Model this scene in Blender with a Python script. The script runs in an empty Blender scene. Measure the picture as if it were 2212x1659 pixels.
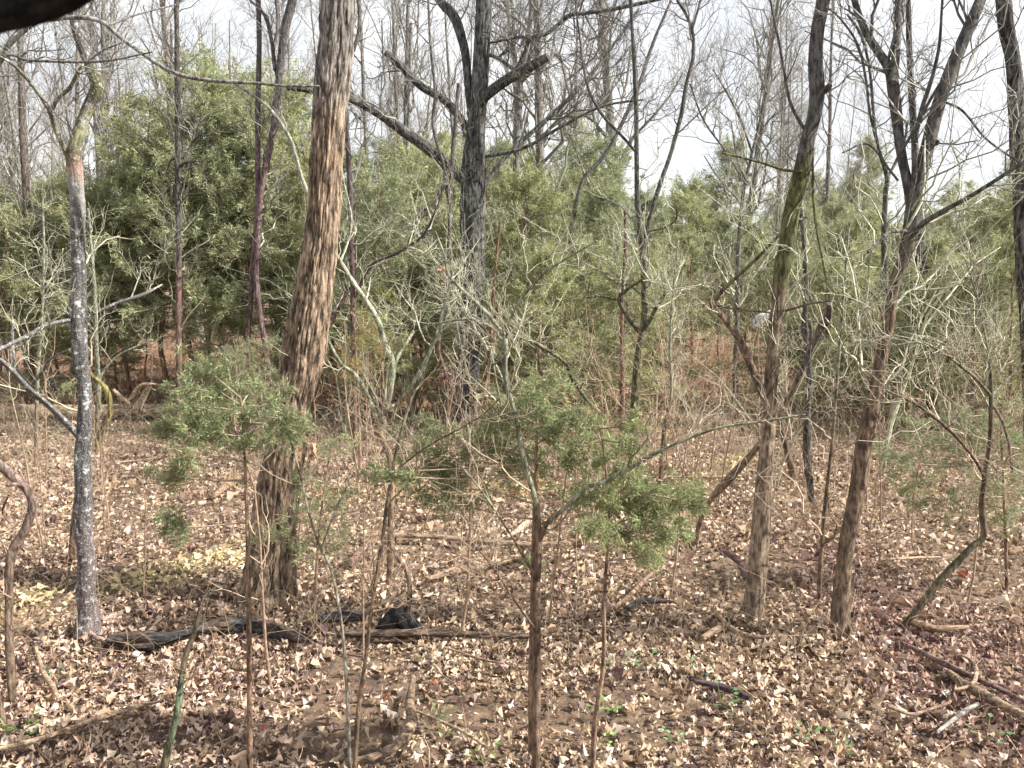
import bpy, math, random
import numpy as np
from mathutils import Vector

random.seed(7)
rs = np.random.RandomState(7)
R = math.radians
scene = bpy.context.scene
col = scene.collection

# ------------------------------------------------------------------ camera, sky, sun, exposure
CAM_H, PITCH, FP = 2.2, 7.0, 1703.0          # eye height, degrees down, focal length in 2212-px units
cam_d = bpy.data.cameras.new('camera')
cam_d.sensor_width = 36.0
cam_d.lens = 36.0 * FP / 2212.0
cam_d.clip_start = 0.05
cam_d.clip_end = 2000
cam_d.dof.use_dof = True
cam_d.dof.focus_distance = 7.0
cam_d.dof.aperture_fstop = 9.0
cam = bpy.data.objects.new('camera', cam_d)
cam.location = (0, 0, CAM_H)
cam.rotation_euler = (R(90 - PITCH), 0, 0)
col.objects.link(cam)
scene.camera = cam

SUN_EL, SUN_AZ = 40.0, 98.0                  # azimuth clockwise from +Y (view direction)
world = bpy.data.worlds.new('World')
scene.world = world
world.use_nodes = True
wn, wl = world.node_tree.nodes, world.node_tree.links
wn.clear()
w_out = wn.new('ShaderNodeOutputWorld')
w_bg = wn.new('ShaderNodeBackground')
w_bg.inputs['Strength'].default_value = 0.06
sky = wn.new('ShaderNodeTexSky')
sky.sky_type = 'NISHITA'
sky.sun_disc = False
sky.sun_elevation = R(SUN_EL)
sky.sun_rotation = R(SUN_AZ)
w_tc = wn.new('ShaderNodeTexCoord')
w_map = wn.new('ShaderNodeMapping')
w_map.inputs['Scale'].default_value = (1.0, 1.0, 2.2)
w_nz = wn.new('ShaderNodeTexNoise')
w_nz.inputs['Scale'].default_value = 3.2
w_nz.inputs['Detail'].default_value = 7
w_nz.inputs['Roughness'].default_value = 0.6
w_rp = wn.new('ShaderNodeValToRGB')
w_rp.color_ramp.elements[0].position = 0.40
w_rp.color_ramp.elements[0].color = (0.72, 0.72, 0.72, 1)
w_rp.color_ramp.elements[1].position = 0.56
w_rp.color_ramp.elements[1].color = (1, 1, 1, 1)
w_mx = wn.new('ShaderNodeMixRGB')
w_mx.inputs['Color2'].default_value = (8.6, 8.7, 8.9, 1)      # bright thin cloud
wl.new(w_tc.outputs['Generated'], w_map.inputs['Vector'])
wl.new(w_map.outputs['Vector'], w_nz.inputs['Vector'])
wl.new(w_nz.outputs['Fac'], w_rp.inputs['Fac'])
wl.new(w_rp.outputs['Color'], w_mx.inputs['Fac'])
wl.new(sky.outputs['Color'], w_mx.inputs['Color1'])
wl.new(w_mx.outputs['Color'], w_bg.inputs['Color'])
wl.new(w_bg.outputs['Background'], w_out.inputs['Surface'])

sun_d = bpy.data.lights.new('sun', 'SUN')
sun_d.energy = 5.0
sun_d.angle = R(0.5)
sun_d.color = (1.0, 0.94, 0.86)
sun = bpy.data.objects.new('sun', sun_d)
ldir = Vector((math.cos(R(SUN_EL)) * math.sin(R(SUN_AZ)), math.cos(R(SUN_EL)) * math.cos(R(SUN_AZ)), math.sin(R(SUN_EL))))
sun.rotation_euler = ldir.to_track_quat('Z', 'Y').to_euler()
sun.location = ldir * 60
col.objects.link(sun)

scene.view_settings.view_transform = 'Standard'
scene.view_settings.look = 'None'
scene.view_settings.exposure = 1.22
scene.view_settings.gamma = 1.0
scene.view_settings.use_curve_mapping = False
scene.cycles.max_bounces = 5
scene.cycles.diffuse_bounces = 3
scene.cycles.transparent_max_bounces = 4

# ------------------------------------------------------------------ photo grid -> place
cp, sp = math.cos(R(PITCH)), math.sin(R(PITCH))
def ray(x, y):
    u = (x - 1106.0) / FP; v = -(y - 829.5) / FP
    return np.array([u, cp + v * sp, -sp + v * cp])
def at(x, y, Y):
    d = ray(x, y); return np.array([0, 0, CAM_H]) + d * (Y / d[1])
def depth_of(y, z=0.0):
    d = ray(0, y); return (z - CAM_H) / d[2] * d[1]
def ground_at(x, y, z=0.0):
    return at(x, y, depth_of(y, z))
def rad(w, Y):
    return 0.5 * w / FP * Y

# ------------------------------------------------------------------ noise
def _h(i, j, k):
    n = np.sin(i * 127.1 + j * 311.7 + k * 74.7) * 43758.5453
    return n - np.floor(n)
def vnoise(p):
    f = np.floor(p); t = p - f; t = t * t * (3 - 2 * t)
    i, j, k = f[..., 0], f[..., 1], f[..., 2]; x, y, z = t[..., 0], t[..., 1], t[..., 2]
    def L(a, b, w): return a + (b - a) * w
    return L(L(L(_h(i, j, k), _h(i+1, j, k), x), L(_h(i, j+1, k), _h(i+1, j+1, k), x), y),
             L(L(_h(i, j, k+1), _h(i+1, j, k+1), x), L(_h(i, j+1, k+1), _h(i+1, j+1, k+1), x), y), z)
def ground_z(x, y):
    p = np.stack([x * 0.45, y * 0.45, np.zeros_like(x) + 3.1], -1)
    q = np.stack([x * 1.7, y * 1.7, np.zeros_like(x) + 9.1], -1)
    far = np.clip((y - 22) / 60.0, 0, 1)
    return (vnoise(p) - 0.5) * 0.12 + (vnoise(q) - 0.5) * 0.05 + far * far * 7.0

# ------------------------------------------------------------------ materials
def new_mat(name):
    m = bpy.data.materials.new(name); m.use_nodes = True
    nt = m.node_tree
    return m, nt.nodes, nt.links, nt.nodes['Principled BSDF']
def bark_mat(name, scale, stretch, bump, var=0.45, rough=0.9, dist=0.01):
    m, n, l, b = new_mat(name)
    at_ = n.new('ShaderNodeAttribute'); at_.attribute_name = 'Col'
    tc = n.new('ShaderNodeTexCoord'); mp = n.new('ShaderNodeMapping')
    mp.inputs['Scale'].default_value = (1, 1, stretch)
    l.new(tc.outputs['Object'], mp.inputs['Vector'])
    nz = n.new('ShaderNodeTexNoise'); nz.inputs['Scale'].default_value = scale; nz.inputs['Detail'].default_value = 8; nz.inputs['Roughness'].default_value = 0.72
    l.new(mp.outputs['Vector'], nz.inputs['Vector'])
    rp = n.new('ShaderNodeValToRGB')
    rp.color_ramp.elements[0].position = 0.42; rp.color_ramp.elements[0].color = (1 - var, 1 - var, 1 - var, 1)
    rp.color_ramp.elements[1].position = 0.60; rp.color_ramp.elements[1].color = (1 + var, 1 + var, 1 + var * 0.95, 1)
    l.new(nz.outputs['Fac'], rp.inputs['Fac'])
    mx = n.new('ShaderNodeMixRGB'); mx.blend_type = 'MULTIPLY'; mx.inputs['Fac'].default_value = 1
    l.new(at_.outputs['Color'], mx.inputs['Color1']); l.new(rp.outputs['Color'], mx.inputs['Color2'])
    l.new(mx.outputs['Color'], b.inputs['Base Color'])
    b.inputs['Roughness'].default_value = rough
    b.inputs['Specular IOR Level'].default_value = 0.25
    bp = n.new('ShaderNodeBump'); bp.inputs['Strength'].default_value = bump; bp.inputs['Distance'].default_value = dist
    l.new(nz.outputs['Fac'], bp.inputs['Height']); l.new(bp.outputs['Normal'], b.inputs['Normal'])
    return m
M = {}
M['bark'] = bark_mat('bark', 32, 0.2, 1.0, 0.75, 0.92, 0.03)
M['bark_fine'] = bark_mat('bark_fine', 46, 0.3, 1.0, 0.62, 0.85, 0.02)
M['log'] = bark_mat('log_bark', 30, 2.2, 1.0, 0.6, 0.92, 0.02)
for nd in M['log'].node_tree.nodes:
    if nd.type == 'MAPPING': nd.inputs['Scale'].default_value = (0.35, 1.6, 1.6)
M['twig'] = bark_mat('twig_bark', 25, 1.0, 0.0, 0.3, 0.7)
# lichen-spotted bark
m, n, l, b = new_mat('lichen_bark')
at_ = n.new('ShaderNodeAttribute'); at_.attribute_name = 'Col'
tc = n.new('ShaderNodeTexCoord')
nz = n.new('ShaderNodeTexNoise'); nz.inputs['Scale'].default_value = 22; nz.inputs['Detail'].default_value = 7; nz.inputs['Roughness'].default_value = 0.75
vo = n.new('ShaderNodeTexVoronoi'); vo.inputs['Scale'].default_value = 55; vo.inputs['Randomness'].default_value = 1.0
l.new(tc.outputs['Object'], nz.inputs['Vector']); l.new(tc.outputs['Object'], vo.inputs['Vector'])
r1 = n.new('ShaderNodeValToRGB'); r1.color_ramp.elements[0].position = 0.56; r1.color_ramp.elements[1].position = 0.60
l.new(nz.outputs['Fac'], r1.inputs['Fac'])
r2 = n.new('ShaderNodeValToRGB'); r2.color_ramp.elements[0].position = 0.20; r2.color_ramp.elements[0].color = (.8, .8, .8, 1); r2.color_ramp.elements[1].position = 0.28; r2.color_ramp.elements[1].color = (0, 0, 0, 1)
l.new(vo.outputs['Distance'], r2.inputs['Fac'])
mm = n.new('ShaderNodeMath'); mm.operation = 'MAXIMUM'; vo.inputs['Scale'].default_value = 90; l.new(r1.outputs['Color'], mm.inputs[0]); l.new(r2.outputs['Color'], mm.inputs[1])
mx = n.new('ShaderNodeMixRGB'); l.new(mm.outputs[0], mx.inputs['Fac']); l.new(at_.outputs['Color'], mx.inputs['Color1']); mx.inputs['Color2'].default_value = (0.40, 0.41, 0.40, 1)
l.new(mx.outputs['Color'], b.inputs['Base Color']); b.inputs['Roughness'].default_value = 0.9
bp = n.new('ShaderNodeBump'); bp.inputs['Strength'].default_value = 0.9; bp.inputs['Distance'].default_value = 0.012
l.new(nz.outputs['Fac'], bp.inputs['Height']); l.new(bp.outputs['Normal'], b.inputs['Normal'])
M['lichen'] = m
def vcol_mat(name, rough, trans=0.0, spec=0.3):
    m, n, l, b = new_mat(name)
    a = n.new('ShaderNodeAttribute'); a.attribute_name = 'Col'
    l.new(a.outputs['Color'], b.inputs['Base Color'])
    b.inputs['Roughness'].default_value = rough
    b.inputs['Specular IOR Level'].default_value = spec
    if trans > 0:
        tr = n.new('ShaderNodeBsdfTranslucent'); l.new(a.outputs['Color'], tr.inputs['Color'])
        mi = n.new('ShaderNodeMixShader'); mi.inputs['Fac'].default_value = trans
        l.new(b.outputs['BSDF'], mi.inputs[1]); l.new(tr.outputs['BSDF'], mi.inputs[2])
        l.new(mi.outputs['Shader'], n['Material Output'].inputs['Surface'])
    return m
M['leaf'] = vcol_mat('dead_leaf', 0.55, 0.12, 0.4)
M['needle'] = vcol_mat('cedar_foliage', 0.6, 0.4, 0.3)
M['green'] = vcol_mat('green_leaf', 0.5, 0.3, 0.3)
m, n, l, b = new_mat('forest_soil')
tc = n.new('ShaderNodeTexCoord')
nz = n.new('ShaderNodeTexNoise'); nz.inputs['Scale'].default_value = 14; nz.inputs['Detail'].default_value = 9; nz.inputs['Roughness'].default_value = 0.8
rp = n.new('ShaderNodeValToRGB')
rp.color_ramp.elements[0].position = 0.42; rp.color_ramp.elements[0].color = (0.09, 0.062, 0.045, 1)
rp.color_ramp.elements[1].position = 0.60; rp.color_ramp.elements[1].color = (0.30, 0.20, 0.13, 1)
l.new(tc.outputs['Object'], nz.inputs['Vector']); l.new(nz.outputs['Fac'], rp.inputs['Fac']); l.new(rp.outputs['Color'], b.inputs['Base Color'])
b.inputs['Roughness'].default_value = 1.0
bp = n.new('ShaderNodeBump'); bp.inputs['Strength'].default_value = 1; bp.inputs['Distance'].default_value = 0.05
l.new(nz.outputs['Fac'], bp.inputs['Height']); l.new(bp.outputs['Normal'], b.inputs['Normal'])
M['soil'] = m
m, n, l, b = new_mat('pale_stone')
nz = n.new('ShaderNodeTexNoise'); nz.inputs['Scale'].default_value = 40
rp = n.new('ShaderNodeValToRGB'); rp.color_ramp.elements[0].color = (0.55, 0.55, 0.54, 1); rp.color_ramp.elements[1].color = (0.85, 0.85, 0.83, 1)
l.new(nz.outputs['Fac'], rp.inputs['Fac']); l.new(rp.outputs['Color'], b.inputs['Base Color']); b.inputs['Roughness'].default_value = 0.7
M['stone'] = m

# ------------------------------------------------------------------ mesh building
class Geo:
    def __init__(s): s.v = []; s.q = []; s.t = []; s.c = []; s.n = 0
    def add(s, v, c, quads=None, tris=None):
        v = np.asarray(v, float).reshape(-1, 3)
        c = np.asarray(c, float)
        if c.ndim == 1: c = np.tile(c, (len(v), 1))
        if quads is not None: s.q.append(np.asarray(quads).reshape(-1, 4) + s.n)
        if tris is not None: s.t.append(np.asarray(tris).reshape(-1, 3) + s.n)
        s.v.append(v); s.c.append(c.reshape(-1, 3)); s.n += len(v)
    def mesh(s, name, mat, origin=(0, 0, 0), smooth=True):
        v = np.concatenate(s.v) - np.asarray(origin, float)
        c = np.concatenate(s.c)
        q = np.concatenate(s.q) if s.q else np.zeros((0, 4), int)
        t = np.concatenate(s.t) if s.t else np.zeros((0, 3), int)
        me = bpy.data.meshes.new(name)
        me.vertices.add(len(v)); me.vertices.foreach_set('co', v.astype(np.float32).ravel())
        nl = q.size + t.size; npoly = len(q) + len(t)
        me.loops.add(nl); me.loops.foreach_set('vertex_index', np.concatenate([q.ravel(), t.ravel()]).astype(np.int32))
        me.polygons.add(npoly)
        st = np.concatenate([np.arange(len(q)) * 4, len(q) * 4 + np.arange(len(t)) * 3]).astype(np.int32)
        me.polygons.foreach_set('loop_start', st)
        me.polygons.foreach_set('use_smooth', np.full(npoly, smooth, dtype=bool))
        a = me.color_attributes.new('Col', 'FLOAT_COLOR', 'POINT')
        a.data.foreach_set('color', np.concatenate([c, np.ones((len(c), 1))], 1).astype(np.float32).ravel())
        me.materials.append(M[mat]); me.update(); me.validate()
        return me
def norm(a): return a / np.maximum(np.linalg.norm(a, axis=-1, keepdims=True), 1e-9)
def tubes(g, P, Rr, C, S=3):
    """P (N,K,3) centre lines, Rr (N,K) radii, C (N,K,3) or (N,3) colours: every tube tapers"""
    N, K, _ = P.shape
    if N == 0: return
    T = np.empty_like(P); T[:, 1:-1] = P[:, 2:] - P[:, :-2]; T[:, 0] = P[:, 1] - P[:, 0]; T[:, -1] = P[:, -1] - P[:, -2]
    T = norm(T)
    main = norm(P[:, -1] - P[:, 0])
    ref = np.where(np.abs(main[:, 2:3]) > 0.75, np.array([[1., 0.13, 0]]), np.array([[0.05, 0.1, 1.]]))[:, None, :]
    U = norm(np.cross(T, np.broadcast_to(ref, T.shape))); W = np.cross(T, U)
    a = np.arange(S) * 2 * np.pi / S
    V = P[:, :, None] + Rr[:, :, None, None] * (np.cos(a)[None, None, :, None] * U[:, :, None] + np.sin(a)[None, None, :, None] * W[:, :, None])
    idx = np.arange(N * K * S).reshape(N, K, S)
    nx = np.roll(idx, -1, axis=2)
    q = np.stack([idx[:, :-1], nx[:, :-1], nx[:, 1:], idx[:, 1:]], -1).reshape(-1, 4)
    if C.ndim == 2: C = np.repeat(C[:, None], K, 1)
    C = np.repeat(C[:, :, None], S, 2).reshape(-1, 3)
    g.add(V.reshape(-1, 3), C, quads=q)
def catmull(pts, per):
    p = np.asarray(pts, float)
    if len(p) == 2: p = np.stack([p[0], p[0] * .66 + p[1] * .34, p[0] * .33 + p[1] * .67, p[1]])
    e = np.concatenate([[2 * p[0] - p[1]], p, [2 * p[-1] - p[-2]]])
    out = []
    for i in range(1, len(e) - 2):
        t = np.linspace(0, 1, per, endpoint=False)[:, None]
        a, b, c, d = e[i-1], e[i], e[i+1], e[i+2]
        out.append(0.5 * (2*b + (c-a)*t + (2*a-5*b+4*c-d)*t**2 + (3*b-a-3*c+d)*t**3))
    return np.concatenate(out + [p[-1:]])
def resample(p, n):
    s = np.concatenate([[0], np.cumsum(np.linalg.norm(np.diff(p[:, :3], axis=0), axis=1))])
    t = np.linspace(0, s[-1], n)
    return np.stack([np.interp(t, s, p[:, i]) for i in range(p.shape[1])], 1), s[-1]
def trunk_geo(g, pr, cfun, furrow=0.0, sides=12, wob=0.04, seed=0, cap=True, ridge=9.0):
    """pr rows x,y,z,r. furrow = depth of bark ridges as a share of the radius"""
    L = np.linalg.norm(np.diff(pr[:, :3], axis=0), axis=1).sum()
    rm = pr[:, 3].mean()
    step = max(0.012, rm * 0.14) if furrow > 0 else max(0.03, rm * 0.9)
    n = int(min(420, max(6, L / step)))
    p, L = resample(pr, n)
    P = p[:, :3]; r = p[:, 3]
    T = np.gradient(P, axis=0); T = norm(T)
    ref = np.array([[1., 0.1, 0.05]]) if abs(norm(P[-1] - P[0])[2]) > 0.6 else np.array([[0.05, 0.1, 1.]])
    U = norm(np.cross(T, np.repeat(ref, n, 0))); W = np.cross(T, U)
    a = np.arange(sides) * 2 * np.pi / sides
    s = np.linspace(0, L, n)
    A, Sg = np.meshgrid(a, s)
    cx, cy = np.cos(A), np.sin(A)
    lump = (vnoise(np.stack([cx * 1.2 + seed, cy * 1.2, Sg * 1.5 / max(rm * 8, .2)], -1)) - 0.5) * 2
    rr = r[:, None] * (1 + wob * 2 * lump)
    dark = np.zeros_like(rr)
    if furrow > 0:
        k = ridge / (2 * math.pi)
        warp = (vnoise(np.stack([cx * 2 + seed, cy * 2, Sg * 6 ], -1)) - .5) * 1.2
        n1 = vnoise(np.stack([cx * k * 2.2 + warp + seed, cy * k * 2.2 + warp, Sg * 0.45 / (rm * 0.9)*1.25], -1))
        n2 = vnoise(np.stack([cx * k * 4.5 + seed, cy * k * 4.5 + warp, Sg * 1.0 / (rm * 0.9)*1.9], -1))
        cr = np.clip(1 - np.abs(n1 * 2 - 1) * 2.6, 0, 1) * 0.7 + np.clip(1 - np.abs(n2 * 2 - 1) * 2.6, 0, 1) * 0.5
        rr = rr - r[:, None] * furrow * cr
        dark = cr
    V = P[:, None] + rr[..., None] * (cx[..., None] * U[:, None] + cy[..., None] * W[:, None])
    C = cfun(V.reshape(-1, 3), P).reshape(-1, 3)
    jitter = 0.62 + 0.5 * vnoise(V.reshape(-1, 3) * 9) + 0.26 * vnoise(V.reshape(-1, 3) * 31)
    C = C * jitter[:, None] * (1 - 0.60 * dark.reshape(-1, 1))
    idx = np.arange(n * sides).reshape(n, sides); nx = np.roll(idx, -1, 1)
    q = np.stack([idx[:-1], nx[:-1], nx[1:], idx[1:]], -1).reshape(-1, 4)
    g.add(V.reshape(-1, 3), np.clip(C, 0, 1), quads=q)
    if cap:
        top = np.concatenate([V[-1], (P[-1] + T[-1] * r[-1] * 0.3)[None]])
        i = np.arange(sides)
        g.add(top, np.clip(C[-1] * 1.1, 0, 1), tris=np.stack([i, (i + 1) % sides, np.full(sides, sides)], 1))
        bot = np.concatenate([V[0], (P[0] - T[0] * r[0] * 0.5)[None]])
        g.add(bot, np.clip(C[0], 0, 1), tris=np.stack([(i + 1) % sides, i, np.full(sides, sides)], 1))
def spawn(P, Rr, n, lmin, lmax, amin=30, amax=65, t0=0.15, t1=0.98, up=0.25, curve=0.25, rk=0.55, rmin=0.0012, K=5, wig=0.06, lref=None, flat=1.0):
    """n child branches on every parent line; returns their lines and radii"""
    N, KP, _ = P.shape
    t = rs.uniform(t0, t1, (N, n)) * (KP - 1)
    i = np.minimum(t.astype(int), KP - 2); f = (t - i)[..., None]
    ar = np.arange(N)[:, None]
    a, b = P[ar, i], P[ar, i + 1]
    pos = a + (b - a) * f; d = norm(b - a)
    pr = Rr[ar, i] * (1 - f[..., 0]) + Rr[ar, i + 1] * f[..., 0]
    per = rs.normal(size=(N, n, 3)); per[..., 1] *= flat
    per = norm(per - (per * d).sum(-1, keepdims=True) * d)
    ang = np.radians(rs.uniform(amin, amax, (N, n)))[..., None]
    dr = d * np.cos(ang) + per * np.sin(ang); dr[..., 2] += up; dr = norm(dr)
    Ln = rs.uniform(lmin, lmax, (N, n)) * (1.15 - 0.6 * (t / (KP - 1)))
    s = np.linspace(0, 1, K)
    cv = rs.normal(size=(N, n, 3)) * curve; cv[..., 2] += curve * 0.8 * np.sign(up + 1e-6)
    Q = pos[:, :, None] + Ln[:, :, None, None] * (s[None, None, :, None] * dr[:, :, None] + (s ** 2)[None, None, :, None] * cv[:, :, None])
    w = rs.normal(size=(N, n, K, 3)) * wig * Ln[:, :, None, None]; w[:, :, 0] = 0
    Q = Q + w
    r0 = np.clip(np.minimum(pr * rk, Ln * 0.02), rmin, None)
    RR = r0[:, :, None] * (1 - 0.6 * s)[None, None]
    RR = np.maximum(RR, rmin * 0.6)
    return Q.reshape(-1, K, 3), RR.reshape(-1, K)

# ------------------------------------------------------------------ things
def tagit(o, label, cat, group=None, kind=None):
    if label: o['label'] = label
    if cat: o['category'] = cat
    if group: o['group'] = group
    if kind: o['kind'] = kind
    return o
def empty(name, loc):
    o = bpy.data.objects.new(name, None); o.empty_display_size = 0.2
    o.location = loc; col.objects.link(o); return o
def part(name, me, parent=None, kind=None):
    o = bpy.data.objects.new(name, me); col.objects.link(o)
    if parent is not None: o.parent = parent
    if kind: o['kind'] = kind
    return o

# bark and twig tones along the height of the picture: (y, rgb)
TONE = [(0, (0.17, 0.16, 0.155)), (330, (0.19, 0.18, 0.16)), (480, (0.25, 0.25, 0.18)), (740, (0.27, 0.23, 0.16)), (900, (0.27, 0.175, 0.115)), (1500, (0.27, 0.175, 0.115))]
TONE_TWIG = [(0, (0.20, 0.19, 0.18)), (300, (0.27, 0.26, 0.23)), (450, (0.42, 0.43, 0.33)), (750, (0.46, 0.44, 0.33)), (950, (0.42, 0.33, 0.24)), (1500, (0.36, 0.25, 0.17))]  # pale middle rows put the look of sunlit twig edges into the colour
def zfun(tone, Y):
    zs = [at(1106, y, Y)[2] for y, _ in tone][::-1]
    cs = np.array([c for _, c in tone])[::-1]
    def f(V, P=None):
        zz = V[:, 2] + ((vnoise(V * 7) - .5) * .10 + (vnoise(V * 23) - .5) * .05) * Y * .6
        return np.stack([np.interp(zz, zs, cs[:, k]) for k in range(3)], 1)
    return f
def line3(pts, Y, dd=0.0):
    """pixel rows (x, y, width) -> x,y,z,r rows; the line drifts dd metres in depth along its length"""
    m = len(pts); rows = []
    for i, p in enumerate(pts):
        Yi = Y + dd * (i / max(1, m - 1)) + (p[3] if len(p) > 3 else 0)
        w = at(p[0], p[1], Yi); rows.append([*w, rad(p[2], Yi)])
    return catmull(rows, 6)
BASES = []
def tree(name, label, cat, trunk, branches=(), Y=None, tone=TONE, ttone=TONE_TWIG, twigs=None, mat='bark_fine', sides=10, furrow=0.0, group=None,
         wob=0.05, ridge=9.0, tk=0.62, sink=True, tr=0.0012, flare=0.0, extra=None, trunk_dd=0.0, twig_trunk=True, part_name='trunk', wig=0.0, tt0=0.35):
    base = trunk[0]
    if Y is None: Y = depth_of(base[1])
    ln = line3(trunk, Y, trunk_dd)
    if sink:
        b = ln[0].copy(); b[2] = min(b[2], 0) - 0.12; b[3] *= 1.05
        ln = np.concatenate([[b], ln])
    if flare > 0:
        z = ln[:, 2]; ln[:, 3] *= 1 + flare * np.exp(-np.clip(z, 0, 9) / 0.16)
    org = (ln[0, 0], ln[0, 1], 0.0)
    root = empty(name, org)
    tagit(root, label, cat, group)
    cf0 = zfun(tone, Y)
    cf = lambda V, P=None: cf0(V) * tk
    sd = rs.uniform(0, 50)
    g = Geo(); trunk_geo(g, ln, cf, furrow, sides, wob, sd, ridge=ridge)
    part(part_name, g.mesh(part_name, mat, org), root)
    lines = [ln] if twig_trunk else []
    for bi, br in enumerate(branches):
        dd = br[-1] if not isinstance(br[-1], tuple) else (rs.uniform(-0.25, 0.25) * max(1, Y / 8))
        pts = [p for p in br if isinstance(p, tuple)]
        bl = line3(pts, Y, dd)
        g = Geo(); trunk_geo(g, bl, cf, furrow * 0.8 if bl[:, 3].mean() > 0.04 else 0, max(5, int(sides * (0.7 if furrow else 0.6))), wob, sd + bi, ridge=ridge)
        part('branch', g.mesh('branch', mat, org), root)
        lines.append(bl)
    if sink and 0 < Y < 12: BASES.append((org[0], Y, ln[1, 3]))
    if twigs:
        n1, l1, n2, l2, n3, l3 = twigs
        Ps, Rs = [], []
        for k, q in enumerate(lines):
            rr, L = resample(q, 9)
            Ps.append(rr[:, :3]); Rs.append(rr[:, 3])
        P, Rr = np.array(Ps), np.array(Rs)
        g = Geo(); allP, allR = [], []
        a, b = spawn(P, Rr, n1, l1 * .4, l1, 35, 75, tt0, 1.0, 0.22, 0.2, 0.6, tr * 1.7, 6, 0.04)
        Ls = np.linalg.norm(np.diff(P, axis=1), axis=2).sum(1); keep = rs.uniform(size=(len(P), n1)) < np.clip(Ls / (0.55 * max(Ls.max(), .8)), .12, 1)[:, None]
        a, b = a[keep.ravel()], b[keep.ravel()]
        allP.append(a); allR.append(b)
        if n2:
            c, d = spawn(a, b, n2, l2 * .35, l2, 25, 60, 0.2, 1.0, 0.12, 0.25, 0.7, tr * 1.3, 5, 0.05); allP.append(c); allR.append(d)
            if n3:
                e, f = spawn(c, d, n3, l3 * .35, l3, 25, 60, 0.2, 1.0, 0.1, 0.25, 0.8, tr, 4, 0.06); allP.append(e); allR.append(f)
        tf = zfun(ttone, Y)
        for AP, AR in zip(allP, allR):
            Cc = tf(AP.reshape(-1, 3)).reshape(AP.shape) * rs.uniform(0.4, 1.25, (len(AP), 1, 1))
            tubes(g, AP, AR, np.clip(Cc, 0, 1), 3)
        part('twigs', g.mesh('twigs', 'twig', org), root, kind='stuff')
    return root

# ================================================================== THE SETTING
nx, ny = 140, 130
gx = np.linspace(-1, 1, nx); gx = np.sign(gx) * np.abs(gx) ** 2.2 * 400
gy = -30 + (np.linspace(0, 1, ny) ** 2.6) * 700
gy = np.sort(np.concatenate([gy, np.linspace(0, 25, 60)]))
X, Yg = np.meshgrid(gx, gy)
Z = ground_z(X, Yg)
g = Geo()
idx = np.arange(X.size).reshape(X.shape)
g.add(np.stack([X, Yg, Z], -1).reshape(-1, 3), (0.2, 0.14, 0.1), quads=np.stack([idx[:-1, :-1], idx[:-1, 1:], idx[1:, 1:], idx[1:, :-1]], -1).reshape(-1, 4))
ground = part('ground', g.mesh('ground', 'soil'), kind='structure')
ground['label'] = 'brown forest floor under fallen leaves'

# ---- leaf litter
PAL = np.array([(0.60, 0.47, 0.34), (0.50, 0.375, 0.26), (0.37, 0.265, 0.18), (0.22, 0.15, 0.105), (0.66, 0.555, 0.45), (0.13, 0.08, 0.08), (0.30, 0.215, 0.18), (0.28, 0.08, 0.04)])
PW = np.array([0.22, 0.22, 0.18, 0.14, 0.09, 0.085, 0.06, 0.003]); PW = PW / PW.sum()
# oak-like outline: spine 4, left 4, right 4
def leaf_near():
    sp_ = [(0, 0), (0, .35), (0, .7), (0, 1.0)]
    lf = [(-.10, .12), (-.30, .30), (-.13, .46), (-.36, .66), (-.14, .82)]
    pts = sp_ + lf + [(-x, y) for x, y in lf]
    tr = []
    for o, s in ((4, 1), (9, -1)):
        t = [(0, 1, o), (o, 1, o + 1), (o + 1, 1, o + 2), (o + 2, 1, 2), (o + 2, 2, o + 3), (o + 3, 2, o + 4), (o + 4, 2, 3)]
        tr += [x if s > 0 else x[::-1] for x in t]
    return np.array(pts), np.array(tr)
def leaf_far():
    return np.array([(0, 0), (0, 1.), (-.3, .35), (-.25, .75), (.3, .35), (.25, .75)]), np.array([(0, 1, 3), (0, 3, 2), (0, 5, 1), (0, 4, 5)])
def make_leaves(xy, size, kind, lift=0.03, tiltmax=75):
    tp, tr = kind
    n = len(xy)
    s = size[:, None]
    x, y = tp[None, :, 0] * rs.uniform(0.35, 0.95, (n, 1)), tp[None, :, 1]
    fold = rs.uniform(0.2, 2.2, (n, 1)) ; curl = rs.normal(0, 1.1, (n, 1)); tw = rs.normal(0, 1.3, (n, 1))
    z = np.abs(x) * fold + curl * (y - .5) ** 2 + tw * x * (y - .5) + 0.06 * rs.normal(size=(n, len(tp)))
    V = np.stack([x * s, (y - .5) * s, z * s], -1)
    az = rs.uniform(0, 2 * np.pi, n); ti = np.radians(np.abs(rs.normal(0, tiltmax * 0.45, n))); ro = rs.uniform(0, 2 * np.pi, n)
    flip = np.where(rs.uniform(size=n) < 0.45, np.pi, 0)
    def rot(V, a, ax):
        c, s_ = np.cos(a)[:, None], np.sin(a)[:, None]; o = V.copy(); i, j = [(1, 2), (2, 0), (0, 1)][ax]
        o[..., i] = c * V[..., i] - s_ * V[..., j]; o[..., j] = s_ * V[..., i] + c * V[..., j]; return o
    V = rot(V, ro, 2); V = rot(V, ti + flip, 0); V = rot(V, az, 2)
    zz = ground_z(xy[:, 0], xy[:, 1]) + rs.uniform(0.0, lift, n)
    low = V[..., 2].min(1)
    V = V + np.stack([xy[:, 0], xy[:, 1], zz - low * 0.75], -1)[:, None]
    return V, tr
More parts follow.
